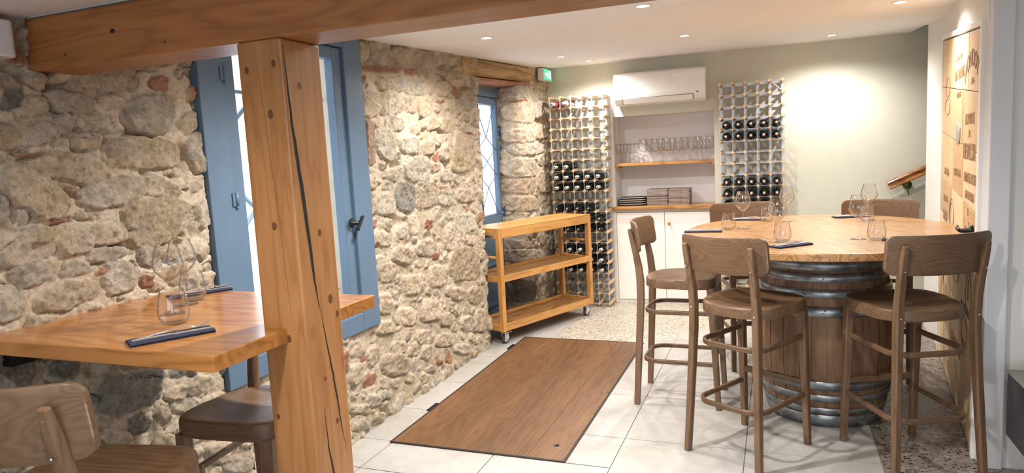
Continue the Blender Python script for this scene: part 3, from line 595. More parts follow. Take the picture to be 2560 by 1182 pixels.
# ------------------------------------------------------------------ crate-board door on the right (door_2)
d2 = empty('door_2', (wl(3.6), 3.6, 0), kind='structure')
ang = math.atan2(-(wl(5.36)-wl(3.6)), 5.36-3.6); d2.rotation_euler = (0,0,ang)
LEN = math.hypot(5.36-3.6, wl(5.36)-wl(3.6))
def ztop(t): return 1.955+(2.110-1.955)*t/LEN     # local y along the wall
def d2p(mb, name, mat, bevel=.003, parent=d2): return mb.build(name, mat, parent, bevel)
fr2 = MB().bb(-.018,.06, LEN, LEN+.05, 0, ztop(LEN)).bb(-.018,.06, -.045, -.0, 0, ztop(0))
fr2.hexa([(-.018,-.045,ztop(-.045)),(.06,-.045,ztop(-.045)),(.06,LEN+.05,ztop(LEN+.05)),(-.018,LEN+.05,ztop(LEN+.05))],[(-.018,-.045,ztop(-.045)+.03),(.06,-.045,ztop(-.045)+.03),(.06,LEN+.05,ztop(LEN+.05)+.03),(-.018,LEN+.05,ztop(LEN+.05)+.03)])
d2p(fr2, 'door_frame', M['white'])
d2p(MB().hexa([(0,.004,.008),(.03,.004,.008),(.03,LEN-.004,.008),(0,LEN-.004,.008)],[(0,.004,ztop(0)-.006),(.03,.004,ztop(0)-.006),(.03,LEN-.004,ztop(LEN)-.006),(0,LEN-.004,ztop(LEN)-.006)]), 'door_leaf', plain('door_core_edge', (.16,.08,.05), .6))
# boards (crate lids): rows from the top down, uneven columns
rng = random.Random(4)
rows = [0, .30, .595, .89, 1.12, 1.27, 1.52, 1.80, 2.11]
cols = [[0,.42,.97,LEN],[0,.62,1.24,LEN],[0,.55,1.05,LEN],[0,.50,1.06,LEN],[0,.44,1.15,LEN],[0,.56,1.13,LEN],[0,.78,1.2,LEN],[0,.5,1.0,LEN]]
# the lettering sits at these boards (column counted from the viewer's end)
for ri in range(8):
    cs_ = cols[ri]
    for ci in range(3):
        ya, yb = cs_[ci]+.004, cs_[ci+1]-.002
        def zt_(y, k): return max(.012, ztop(y)-.008-rows[k]*(ztop(y)-.01)/2.11*1.0)
        th = .012+rng.uniform(0,.0015)
        b4 = [(-th,ya,zt_(ya,ri+1)+.002),(0,ya,zt_(ya,ri+1)+.002),(0,yb,zt_(yb,ri+1)+.002),(-th,yb,zt_(yb,ri+1)+.002)]
        t4 = [(-th,ya,zt_(ya,ri)-.002),(0,ya,zt_(ya,ri)-.002),(0,yb,zt_(yb,ri)-.002),(-th,yb,zt_(yb,ri)-.002)]
        d2p(MB().hexa(b4, t4), 'crate_board', M[('crate','crate2','crate3','crate2','crate')[rng.randrange(5)]], .0015)
def text_mesh(s, size, arch=0):
    cu = bpy.data.curves.new('lettering', 'FONT'); cu.body = s; cu.size = size; cu.align_x = 'CENTER'; cu.align_y = 'CENTER'; cu.extrude = .0004
    tmp = bpy.data.objects.new('lettering', cu); COL.objects.link(tmp)
    bpy.context.view_layer.update()
    me = bpy.data.meshes.new_from_object(tmp.evaluated_get(bpy.context.evaluated_depsgraph_get())); bpy.data.objects.remove(tmp); bpy.data.curves.remove(cu)
    if arch:
        for v in me.vertices: a = v.co.x/arch; r = arch+v.co.y; v.co.x = r*math.sin(a); v.co.y = r*math.cos(a)-arch
    return me
def stamp(s, y, z, size, arch=0, sx=1.0, mat=None):
    me = text_mesh(s, size, arch); me.materials.append(mat or M['ink'])
    for v in me.vertices:
        x_, y_ = v.co.x*sx, v.co.y; v.co = Vector((-.0140+v.co.z, y-x_, z+y_))
    o = bpy.data.objects.new('stamped_lettering', me); COL.objects.link(o); o.parent = d2
stamp('MONDOT', .30, 1.845, .115, .42, 1.0)
stamp('- 1996 -', .24, 1.735, .045)
stamp('GRAND VIN', .82, 1.90, .05)
stamp('BRANE CANTENAC', .80, 1.81, .085, 0, .62)
stamp('MARGAUX', .80, 1.70, .045)
stamp('DOMAINE', .32, 1.56, .075, 0, 1.0); stamp('DE', .32, 1.49, .05); stamp('TREVALLON', .32, 1.40, .115, 0, .72)
stamp('DOMAINE DE LA COSTE', .27, 1.275, .07, 0, .6); stamp('GRAND MOULIN', .27, 1.19, .06, 0, .75)
stamp('SAINT JULIEN', 1.38, 1.26, .06, 0, .8); stamp('BORDEAUX', .80, 1.28, .06); stamp('12', .30, 1.11, .05)
stamp('Les Forts', .27, 1.02, .12, 0, .8); stamp('COTE ROTIE', 1.42, 1.09, .06, 0, .8); stamp('GUIGAL', 1.42, .98, .09, 0, .9)
stamp('EN BOUTEILLE', .3, .62, .06); stamp('DE', .35, .42, .10); stamp('CHATEAU', .7, .34, .10)
orn = MB()
def ring(y, z, a, b_, r=.002, n=28): orn.tube([(-.0132, y+a*math.cos(2*PI*i/n), z+b_*math.sin(2*PI*i/n)) for i in range(n)], r, 4, True, Vector((1,0,0)))
ring(1.05, 1.02, .13, .10); ring(1.05, 1.02, .10, .075, .002); ring(.22, .72, .09, .11); ring(.78, .80, .16, .13, .002); ring(1.4, 1.78, .12, .06); ring(1.4, 1.66, .14, .05); ring(1.5,.45,.1,.12); ring(.35,.5,.11,.09,.0025)
for (yy, zz, hh) in ((.22,.74,.10),(1.45,.6,.12),(.27,1.90,0)):
    if hh: orn.tube([(-.0132, yy, zz-hh/2),(-.0132, yy, zz+hh/2)], .003, 4, upv=Vector((0,1,0)))
d2p(orn, 'stamped_emblem', M['ink'], 0)
# oval metal plaque
pl = MB(); pl.lathe([(0,0),(1,0),(1,.12),(.92,.2),(0,.22)], 28, Matrix.Translation((-.013, .78, 1.50)) @ Matrix.Rotation(-PI/2, 4, 'Y') @ Matrix.Diagonal((.062, .095, .03, 1)))
d2p(pl, 'oval_plaque', M['steel'], 0)

lv = d2p(MB().lathe([(0,0),(.026,0),(.026,.01),(.013,.016),(.010,.05),(0,.05)], 16, Matrix.Translation((-.015, .10, 1.045)) @ Matrix.Rotation(-PI/2, 4, 'Y')), 'door_handle', M['black'], 0)
MB().tube([(-.06, .10, 1.045),(-.066, .14, 1.045),(-.066, .20, 1.043),(-.062, .235, 1.050)], [.011,.010,.009,.007], 8, upv=Vector((0,0,1))).build('lever', M['black'], lv)
d2p(MB().lathe([(0,0),(.024,0),(.024,.01),(.006,.012),(.006,.02),(0,.02)], 16, Matrix.Translation((-.015, .09, .965)) @ Matrix.Rotation(-PI/2, 4, 'Y')), 'keyhole_rose', M['black'], 0)
# ------------------------------------------------------------------ beam and post
bm_ = empty('timber_beam', (0, 1.58, 1.84), 0, 'long varnished pine ceiling beam crossing above the post', 'beam')
MB().bb(-2.19, 3.15, -.08, .083, 0, .158).build('beam', M['pine_x'], bm_, .008)
def knot(mb, M4, r): mb.lathe([(0,.0012),(r*.35,.0012),(r*.5,.0002),(r,-.0006)], 12, M4)
kd = MB()
for (x, z, r) in ((-1.795,.082,.008),(-1.10,.115,.011),(-2.0,.035,.004),(-1.6,.03,.003),(-1.45,.13,.005),(-.62,.09,.007)):
    kd.lathe([(0,0),(r,0),(r,.0008),(0,.0012)], 12, Matrix.Translation((x,-.0805,z)) @ Matrix.Rotation(PI/2, 4, 'X') @ Matrix.Diagonal((1.1,.8,1,1)))
kd.build('knot', M['dark'], bm_)
po = empty('timber_post', (-1.2775, 1.5825, 0), 0, 'thick cracked varnished pine post holding up the ceiling beam', 'post')
pm = MB().bb(-.0735, .0735, -.0825, .0825, 0, 1.84)
pm.build('post', M['pine_z'], po, .007)
def crackline(mb, face, pts, wd):
    # ribbon of dark void; face 'f' (toward -y) or 'r' (toward +x); slightly wandering
    out = []; k = 6
    for (a, z0), (b_, z1) in zip(pts, pts[1:]):
        for i in range(k): t = i/k; out.append((a+(b_-a)*t+random.uniform(-.0012,.0012), z0+(z1-z0)*t))
    out.append(pts[-1]); n = len(out); vs = []; fs = []
    for i, (a, z) in enumerate(out):
        hw = wd*.5*max(.12, math.sin(PI*(i+.6)/(n+.2)))
        for s_ in (-1, 1):
            vs.append((a+s_*hw, -.0829, z) if face == 'f' else (.0739, a+s_*hw, z))
    for i in range(n-1): fs.append((2*i, 2*i+1, 2*i+3, 2*i+2))
    k0 = len(vs)
    vs += [((v[0], v[1]+.004, v[2]) if face == 'f' else (v[0]-.004, v[1], v[2])) for v in vs]
    mb.add(vs, fs)
c1 = MB(); crackline(c1, 'r', [(-.076,1.82),(-.066,1.62),(-.050,1.46),(-.045,1.40),(-.030,1.20),(-.020,1.10)], .015)
c1.build('crack', M['dark'], po)
c1 = MB(); crackline(c1, 'r', [(-.018,1.12),(.005,.98),(.018,.90),(.030,.80),(.048,.66)], .007); c1.build('crack', M['dark'], po)
c1 = MB(); crackline(c1, 'r', [(-.035,.82),(-.030,.70),(-.012,.58),(-.005,.45),(.01,.2),(.0,.02)], .008); c1.build('crack', M['dark'], po)
c1 = MB(); crackline(c1, 'f', [(-.015,1.83),(.0,1.66),(.008,1.50),(.018,1.36),(.022,1.2),(.032,1.05)], .0035); c1.build('crack', plain('filled_crack', (.22,.11,.05), .8), po)
for (f, a, z, r) in (('f',-.045,1.765,.0085),('f',.045,1.775,.0085),('f',.020,1.645,.011),('f',-.002,1.345,.010),('f',.012,1.03,.010),('f',-.05,.80,.007),('r',-.02,1.72,.008),('r',.012,1.315,.009),('r',.035,1.12,.012),('r',-.02,.90,.006),('r',.02,.76,.008),('r',.075,1.07,.009)):
    kb = MB(); R_ = Matrix.Rotation(PI/2, 4, 'X') if f == 'f' else Matrix.Rotation(PI/2, 4, 'Y')
    T_ = Matrix.Translation((a,-.0826,z)) if f == 'f' else Matrix.Translation((.0736,min(a,.062),z))
    kb.lathe([(0,.0005),(r,.0005),(r,0)], 18, T_ @ R_ @ Matrix.Diagonal((.8,1.15,1,1) if f == 'f' else (1.15,.8,1,1)), smooth=False)
    kb.build('knot', plain('knot_brown', (.13,.045,.02), .6) if 'kn' not in M else M['kn'], po)
    M['kn'] = bpy.data.materials.get('knot_brown')
# white housing on the stone wall at the beam's end
dv = empty('wall_siren', (-2.15, 1.38, 1.868), 0, 'small white rounded alarm housing on the stone wall at the beam end', 'alarm')
MB().prism(rrect(.10,.10,.022,5), 0, .108).build('housing', M['devplastic'], dv, .006)
MB().lathe([(0,0),(.009,0),(.009,.002),(0,.002)], 14, Matrix.Translation((.0502,-.006,.075)) @ Matrix.Rotation(PI/2, 4, 'Y')).build('sensor_eye', M['lineblk'], dv)
MB().lathe([(0,0),(.004,0),(.004,.002),(0,.002)], 10, Matrix.Translation((.0502,-.008,.098)) @ Matrix.Rotation(PI/2, 4, 'Y')).build('screw', M['steel'], dv)
ORD = ['first','second','third','fourth','fifth','sixth','seventh','eighth','ninth','tenth','eleventh','twelfth','thirteenth','fourteenth']
# ------------------------------------------------------------------ downlights
def downlight(x, y, near, mult, label=None, src=[None]):
    z = 2.0 if near else CEIL(y)
    if src[0] is None:
        t = empty('downlight', (x, y, z), 0, label, 'ceiling light', 'recessed downlights')
        MB().lathe([(.042,.004),(.042,-.004),(.034,-.006),(.030,.0),(.030,.004)], 24).build('trim_ring', M['white'], t)
        MB().lathe([(0,-.001),(.030,-.001)], 24).build('lens', M['lens'], t)
        src[0] = t
    else: t = dup(src[0], (x, y, z), 0, label)
    if near: t.location.z = 1.9995
    ld = bpy.data.lights.new('downlight_beam', 'SPOT'); ld.spot_size = math.radians(158); ld.spot_blend = .75; ld.shadow_soft_size = .035
    ld.color = LAMP['col']; ld.energy = LAMP['near_power'] if near else LAMP['power']
    ld.energy *= mult; lo = bpy.data.objects.new('lamp', ld); COL.objects.link(lo); lo.parent = t; lo.location = (0, 0, -.03)
labs = ['lit recessed downlight above the timber lintel, the left of the close pair', 'lit recessed downlight near the exit sign, the right of the close pair',
 'lit recessed downlight in front of the air conditioner', 'lit recessed downlight above the tall wine rack and bare sage wall', 'lit recessed downlight at the top edge near the crate door',
 'recessed downlight in ceiling above the stool facing the barrel', 'recessed downlight in ceiling beside the rubble wall', 'recessed downlight in ceiling above the blue window', 'recessed downlight in ceiling just behind the beam']
for (x, y, n), lb in zip(DL, labs): downlight(x, y, 0, n, lb)
for (x, y, n), lb in zip(DLN, ['recessed downlight in the low boards above the wall table stool', 'recessed downlight in the low boards right of the viewer', 'recessed downlight in the low boards behind the viewer']): downlight(x, y, 1, n, lb)
# ------------------------------------------------------------------ bar stools
def make_stool():
    t = empty('bar_stool', (0,0,0))
    # seat: broad in front, rounded at the back, dished top
    out = []
    for i in range(48):
        a = 2*PI*i/48; c, s_ = math.cos(a), math.sin(a)
        p = 4.5 if s_ > 0 else 2.6
        r = (abs(c)**p+abs(s_)**p)**(-1/p); wx = .215 if s_ > 0 else .205
        out.append((wx*r*c, .01+.208*r*s_))
    sm = MB(); rings = [(1,.700),(1,.742),(.985,.752),(.95,.755),(.8,.750),(.55,.744),(.25,.741)]
    vs = []; n = len(out)
    for k, z in rings:
        for (x, y) in out: vs.append((x*k, .01+(y-.01)*k, z+(.004*((y)/.2) if k < .99 else 0)))
    fs = []
    for r in range(len(rings)-1):
        for i in range(n): j = (i+1) % n; fs.append((r*n+i, r*n+j, (r+1)*n+j, (r+1)*n+i))
    fs.append(tuple(range(n-1,-1,-1))); fs.append(tuple((len(rings)-1)*n+i for i in range(n)))
    sm.add(vs, fs, True)
    so = sm.build('seat', M['stool_x'], t)
    bv = so.modifiers.new('edge', 'EDGE_SPLIT'); bv.split_angle = math.radians(50)
    # backrest: curved panel with rounded corners, bent round the sitter
    bk = MB(); cols_ = 30; prof = [(-.085,.012),(-.078,.003),(-.06,0),(.06,0),(.078,.003),(.085,.012)]
    vs = []; fs = []; nr = 9
    for side in (0, 1):
        for i in range(cols_+1):
            u = math.sin(PI/2*(-1+2*i/cols_)); x = .228*u
            e = max(0, abs(x)-.194); hh = .0865-.034+math.sqrt(max(0, .034**2-e**2))
            for j in range(nr):
                z = -hh+2*hh*j/(nr-1)
                y = -.268+.070*u*u-.14*(z)*.9 + (-.0075 if side == 0 else .0075)
                vs.append((x, y, 1.0+z))
    N_ = (cols_+1)*nr
    for side in (0, 1):
        for i in range(cols_):
            for j in range(nr-1):
                q = (side*N_+i*nr+j, side*N_+(i+1)*nr+j, side*N_+(i+1)*nr+j+1, side*N_+i*nr+j+1); fs.append(q)
    for i in range(cols_):
        for j in (0, nr-1): fs.append((i*nr+j, (i+1)*nr+j, N_+(i+1)*nr+j, N_+i*nr+j))
    for j in range(nr-1):
        for i in (0, cols_): fs.append((i*nr+j, i*nr+j+1, N_+i*nr+j+1, N_+i*nr+j))
    bk.add(vs, fs, True); bo = bk.build('backrest', M['stool_x'], t, .004)
    for s_ in (-1, 1):
        pth = []
        for z, y, x in ((0,-.238,.196),(.2,-.226,.188),(.45,-.212,.178),(.62,-.203,.172),(.74,-.202,.170),(.82,-.209,.170),(.92,-.227,.172),(1.0,-.246,.174),(1.045,-.257,.175)):
            pth.append((s_*x, y-.004, z))
        secs = [rect(a, b_, .005) for a, b_ in ((.030,.034),(.031,.037),(.032,.040),(.033,.043),(.033,.043),(.033,.040),(.032,.034),(.030,.027),(.026,.018))]
        MB().sweep(pth, secs, upv=Vector((0,1,0))).build('leg', M['stool_z'], t, .002)
        MB().sweep([(s_*.176, .222, 0),(s_*.172,.206,.35),(s_*.168,.188,.705)], [rect(.030,.030,.004), rect(.035,.035,.004), rect(.042,.042,.004)], upv=Vector((0,1,0))).build('leg', M['stool_z'], t, .002)
    for s_ in (-1, 1):
        for z, y in ((.728,-.2285),(.935,-.256),(1.02,-.262)):
            r = .0062 if z < .8 else .0042
            x = s_*(.170 if z < .8 else .173)
            MB().lathe([(0,0),(r,0),(r*.8,.002),(0,.003)], 10, Matrix.Translation((x,y-(.0 if z < .8 else .002),z)) @ Matrix.Rotation(PI/2, 4, 'X')).build('screw', M['steel'], t)
    def uring(z, yf, rear, half):
        pth = [(-half-.0, yf, z)]
        R_ = .085
        for i in range(9):
            a = PI/2*i/8; pth.append((-(half-R_)-R_*math.cos(a)-.0, rear+R_-R_*math.sin(a), z))
        pth += [(0, rear, z)]
        for i in range(9):
            a = PI/2*i/8; pth.append(((half-R_)+R_*math.sin(a), rear+R_-R_*math.cos(a), z))
        pth.append((half, yf, z)); return pth
    MB().sweep(uring(.555, .19, -.190, .166), rect(.017, .026, .004)).build('stretcher', M['stool_x'], t, .002)
    MB().sweep(uring(.262, .205, -.205, .172), rect(.017, .026, .004)).build('stretcher', M['stool_x'], t, .002)
    MB().bb(-.160, .160, .197, .222, .305, .335).build('footrest', M['stool_x'], t, .004)
    return t
stool = make_stool()
def place(first, cx, cy, f, label):
    rz = math.atan2(-f[0], f[1]); g = 'bar stools'
    if first: stool.location = (cx, cy, 0); stool.rotation_euler = (0,0,rz); tag(stool, label, 'stool', g); return
    dup(stool, (cx, cy, 0), rz, label)
place(1, -.535, 4.095, (1,-.03), 'brown bar stool seen from its side in front of the white cabinet doors')
place(0, -.130, 3.450, (.507,.861), 'brown bar stool seen from behind, between the wooden floor hatch and the barrel')
place(0, .552, 3.500, (-.40,.917), 'brown bar stool seen from behind, next to the crate door')
place(0, .600, 4.850, (-.15,-1), 'brown bar stool across the round table, under the copper-brown handrail')
place(0, -.170, 4.900, (.30,-1), 'brown bar stool across the round table, in front of the tall wine rack')
place(0, -1.610, 1.115, (-.21,.98), 'brown bar stool cut by the left edge, its back toward the viewer')
place(0, -1.66, 1.785, (.10,-1), 'brown bar stool half hidden behind the pine post, under the wall table')
bpy.data.objects['bar_stool.006'].scale = (.945,)*3
# ------------------------------------------------------------------ wall table
wt = empty('wall_table', (-1.72, 1.59, 0), 0, 'honey brown wooden table fixed to the rubble wall and notched round the post', 'table')
tm = MB().prism([(-.47,-.36),(.45,-.36),(.45,.36),(-.47,.36)], 1.018, 1.060)
tm.build('tabletop', M['oak_x'], wt, .003)
MB().bb(-.44,-.38,-.30,.30,.96,1.018).bb(-.44,.30,-.02,.02,.985,1.018).build('wall_bracket', M['black'], wt, .003)
# ------------------------------------------------------------------ round table and barrel
BC = (.235, 4.08)
bl = empty('wine_barrel', (BC[0], BC[1], 0), .3, 'old oak wine barrel with grey metal hoops standing under the round top', 'barrel')
def br(z): u = (z-.45)/.45; return .285+.072*(1-u*u)
ns = 26; rngb = random.Random(5); stv = MB()
angs = [0]
for i in range(ns): angs.append(angs[-1]+rngb.uniform(.75,1.3))
angs = [a/angs[-1]*2*PI for a in angs]
zs = [.02+.86*i/14 for i in range(15)]
for i in range(ns):
    a0_, a1_ = angs[i]+.006, angs[i+1]-.006; off = rngb.uniform(-.0015,.0015)
    vs = []; kk = 4
    for z in zs:
        for q in range(kk+1):
            a = a0_+(a1_-a0_)*q/kk; r = br(z)+off-(.002 if q in (0,kk) else 0); vs.append((r*math.cos(a), r*math.sin(a), z))
    fs = [(r*(kk+1)+q, r*(kk+1)+q+1, (r+1)*(kk+1)+q+1, (r+1)*(kk+1)+q) for r in range(len(zs)-1) for q in range(kk)]
    stv.add(vs, fs, True)
stv.lathe([(br(z)-.005, z) for z in zs]+[(br(.88)-.025,.88),(br(.88)-.03,.85),(0,.85)], 48)
stv.lathe([(0,.03),(br(.02)-.03,.03),(br(.02)-.02,.02),(br(.02)-.003,.02)], 48)
stv.build('staves', M['barrel'], bl)
for z0, z1 in ((.895,.835),(.822,.778),(.742,.700),(.655,.602),(.262,.216),(.186,.148),(.112,.078),(.070,.004)):
    lo, hi = min(z0,z1), max(z0,z1)
    hp = MB().lathe([(br(lo)+.001,lo),(br(lo)+.0045,lo),(br((lo+hi)/2)+.005,(lo+hi)/2),(br(hi)+.0045,hi),(br(hi)+.001,hi)], 56)
    aa = rngb.uniform(3.6,5.2)
    for q in (-.012,.012): hp.lathe([(0,0),(.006,0),(.004,.003),(0,.004)], 8, Matrix.Translation(((br((lo+hi)/2)+.005)*math.cos(aa+q),(br((lo+hi)/2)+.005)*math.sin(aa+q),(lo+hi)/2+q*.6)) @ Matrix.Rotation(aa+q,4,'Z') @ Matrix.Rotation(PI/2,4,'Y'))
    hp.build('hoop', M['hoop'], bl)
MB().lathe([(0,0),(.028,0),(.026,.01),(0,.012)], 14, Matrix.Translation((br(.45)*math.cos(0.35),br(.45)*math.sin(.35),.45)) @ Matrix.Rotation(.35,4,'Z') @ Matrix.Rotation(PI/2,4,'Y')).build('bung', M['dark'], bl)
rt_ = empty('round_tabletop', (.205, 4.15, .90), -.95, 'large oval blond wooden top resting on the wine barrel', 'table')
def oval(rx, ry, n=96, p=2.15): 
    o_ = []
    for i in range(n):
        a = 2*PI*i/n; c, s_ = math.cos(a), math.sin(a); r = (abs(c)**p+abs(s_)**p)**(-1/p); o_.append((rx*r*c, ry*r*s_))
    return o_
MB().prism([(x*math.cos(.95)-y*math.sin(.95), x*math.sin(.95)+y*math.cos(.95)) for x, y in oval(.715, .875)], .062, .100, smooth=False).build('tabletop', M['table'], rt_, .006)
MB().bb(-.34,.34,-.26,-.18,.0,.062).bb(-.34,.34,.02,.10,.0,.062).bb(-.10,.12,-.45,.45,.030,.062).build('cleat', wood('dark_cleat', (.12,.045,.015),(.26,.11,.035),(.32,.15,.05),'X',3), rt_, .003)
# ------------------------------------------------------------------ tableware
def make_glass():
    o = MB(); pr_ = [(0,0),(.038,0),(.0385,.0015),(.028,.004),(.008,.009),(.0042,.02),(.0038,.06),(.0042,.092),(.009,.103),(.024,.118),(.039,.135),(.0465,.152),(.0468,.160),(.042,.182),(.0355,.205),(.0315,.222)]
    inn = [(.0305,.222),(.0345,.205),(.041,.182),(.0456,.160),(.0453,.153),(.038,.136),(.023,.1195),(.006,.1065),(0,.105)]
    o.lathe(pr_+inn, 32); return o
gl_me = make_glass().mesh('wine_glass'); gl_me.materials.append(M['glass'])
tu = MB().lathe([(0,0),(.026,0),(.033,.004),(.0405,.018),(.0425,.034),(.0405,.055),(.036,.078),(.0325,.096),(.0315,.096),(.035,.078),(.0393,.055),(.0413,.034),(.0393,.019),(.031,.009),(0,.008)], 32)
tu_me = tu.mesh('tumbler'); tu_me.materials.append(M['glass'])
def put(me, name, loc, label, cat, group=None, sc=1, rz=0):
    o = bpy.data.objects.new(name, me); COL.objects.link(o); o.location = loc; o.scale = (sc,)*3; o.rotation_euler = (0,0,rz); return tag(o, label, cat, group)
TZ = 1.0002
for x, y, lb in ((-.188,4.262,'empty stemmed wine glass standing clear in front of the wine rack bottles'), (.057,4.62,'tall wine glass at the far side of the round table, before the bare wall'),
                 (.000,3.675,'empty stemmed wine glass just behind the tumbler at the front of the round table'), (.376,3.765,'empty stemmed wine glass beside the tumbler of the front right stool'),
                 (.520,4.63,'empty stemmed wine glass furthest back, in front of the stool under the handrail')):
    put(gl_me, 'wine_glass', (x,y,TZ), lb, 'glass', 'wine glasses on the round table')
for x, y, lb in ((-.268,4.239,'low stemless tumbler at the left end of the round table'), (-.062,4.66,'low stemless tumbler left of the far wine glass by the rack'),
                 (.025,3.700,'low stemless tumbler behind the dark napkin at the front of the round table'), (.453,3.730,'low stemless tumbler nearest the crate door on the round table'), (.505,4.60,'low stemless tumbler beside the furthest wine glass')):
    put(tu_me, 'tumbler', (x,y,TZ), lb, 'glass', 'tumblers on the round table')
TW = 1.0602
put(gl_me, 'wine_glass', (-1.795,1.600,TW), 'stemmed wine glass nearer the viewer on the wall table', 'glass', 'wine glasses on the wall table')
put(gl_me, 'wine_glass', (-1.868,1.722,TW), 'stemmed wine glass nearer the rubble wall and blue window', 'glass', 'wine glasses on the wall table')
put(tu_me, 'tumbler', (-1.672,1.492,TW), 'low stemless tumbler right behind the near napkin on the wall table', 'glass', 'tumblers on the wall table', 1.05)
put(tu_me, 'tumbler', (-1.905,1.790,TW), 'low stemless tumbler by the far napkin on the wall table', 'glass', 'tumblers on the wall table', 1.05)
# napkin: folded paper pocket
def make_napkin():
    o = MB(); o.bb(-.105,.105,-.045,.045,0,.0025)
    n = 8; vs = []
    prof = [(-.045,.0025),(-.048,.005),(-.045,.0085),(.02,.0075),(.043,.0045),(.043,.0032),(.02,.006),(-.040,.0065),(-.043,.005),(-.040,.0035),(.043,.0027)]
    for x in (-.105,.105):
        for y, z in prof: vs.append((x, y+(.004 if x > 0 else 0), z))
    k = len(prof); fs = [(i, (i+1) % k, k+(i+1) % k, k+i) for i in range(k)]+[tuple(range(k-1,-1,-1)), tuple(range(k,2*k))]
    o.add(vs, fs); return o
nap_me = make_napkin().mesh('napkin'); nap_me.materials.append(M['napkin'])
def make_fork():
    o = MB()
    def strip(pts, secs): o.sweep(pts, secs, upv=Vector((0,0,1)))
    pts = [(-.098,0,.003),(-.08,0,.0035),(-.02,0,.009),(.03,0,.012),(.047,0,.009),(.055,0,.0055)]
    wd = [(.009,.002),(.012,.002),(.006,.0028),(.005,.003),(.012,.0022),(.021,.0018)]
    strip(pts, [rect(a, b_) for a, b_ in wd])
    for q in (-1.5,-.5,.5,1.5): strip([(.053,q*.0056,.0056),(.075,q*.0056,.005),(.098,q*.0056,.011)], [rect(.0036,.0018), rect(.0028,.0018), rect(.0014,.001)])
    return o
def make_knife():
    o = MB()
    o.sweep([(-.108,0,.004),(-.09,0,.005),(-.02,0,.005),(0,0,.0045)], [rect(.010,.005,.0015), rect(.013,.006,.002), rect(.010,.006,.002), rect(.008,.004,.001)])
    o.sweep([(0,0,.0045),(.01,.002,.0045),(.07,.003,.0045),(.10,.001,.0045),(.112,-.003,.0045)], [rect(.008,.003), rect(.016,.0022), rect(.018,.002), rect(.014,.0018), rect(.003,.0012)])
    return o
fk_me = make_fork().mesh('fork'); fk_me.materials.append(M['chrome']); kn_me = make_knife().mesh('knife'); kn_me.materials.append(M['chrome'])
sets = [(-.405,4.130,TZ,2,'at the left end of the round table','left end'), (.055,3.530,TZ,43,'at the front of the round table between stool backs','front'), (.585,3.685,TZ,-30,'behind the curved back of the front right stool','right'),
        (-.175,4.760,TZ,-8,'before the stool in front of the wine rack','rack side'), (.440,4.830,TZ,14,'before the stool under the handrail','handrail side'),
        (-1.545,1.362,TW,58,'nearest the viewer on the wall table','near'), (-1.985,1.895,TW,60,'by the blue window on the wall table','far')]
for x, y, z, a, where, sh in sets:
    r = math.radians(a); g = 'place settings on the tables'
    put(nap_me, 'napkin', (x,y,z), 'folded navy paper napkin '+where, 'napkin', 'folded navy napkins', 1, r)
    off = Matrix.Rotation(r, 3, 'Z')
    p1 = Vector((x,y,0))+off @ Vector((.012,.012,0)); p2 = Vector((x,y,0))+off @ Vector((.006,-.014,0))
    put(fk_me, 'fork', (p1.x,p1.y,z+.0085), 'steel fork on the napkin '+where, 'fork', 'forks on napkins', .95, r+.13)
    put(kn_me, 'knife', (p2.x,p2.y,z+.0055), 'steel knife on the napkin '+where, 'knife', 'knives on napkins', .95, r-.03)
# ------------------------------------------------------------------ trolley
Np, Fp = Vector((-2.035, 4.925)), Vector((-1.585, 6.05)); dv_ = (Fp-Np); TL = dv_.length; ta = math.atan2(dv_.y, dv_.x)
tr = empty('serving_trolley', (Np.x, Np.y, 0), ta, 'honey oak three-tier serving trolley on castors before the glazed blue door', 'trolley')
W_ = .365; ps = .042
MB().bb(0, TL, 0, W_, .931, .9415).build('tray_top', M['oak_edge'], tr, .003)
for z0, z1, nm in ((.862,.931,'rail'),(.510,.560,'rail'),(.112,.168,'rail')):
    for q in ((ps, TL-ps, 0, .022), (ps, TL-ps, W_-.022, W_), (.0, .022, ps, W_-ps), (TL-.022, TL, ps, W_-ps)): MB().bb(*q, z0, z1).build(nm, M['oak_edge'], tr, .002)
for z in (.540, .148): MB().bb(.02, TL-.02, .02, W_-.02, z-.02, z).build('shelf', wood('oak_shelf_board', (.17,.07,.02), (.36,.17,.06), (.42,.21,.08), 'X', 3, .35, 9, 0, .1) if z > .5 else bpy.data.materials['oak_shelf_board'], tr, .001)
for x in (0, TL-ps):
    for y in (0, W_-ps): MB().bb(x, x+ps, y, y+ps, .108, .931).build('post', M['oak_z'], tr, .003)
for x in (ps/2, TL-ps/2): MB().tube([(x, ps-.005, .705),(x, W_-ps+.005, .705)], .012, 12).build('crossbar', M['oak_z'], tr)
MB().bb(-.028, 0, .075, .215, .888, .893).bb(-.003, .001, .06, .23, .870, .893).build('bar_handle', M['steel'], tr, .001)
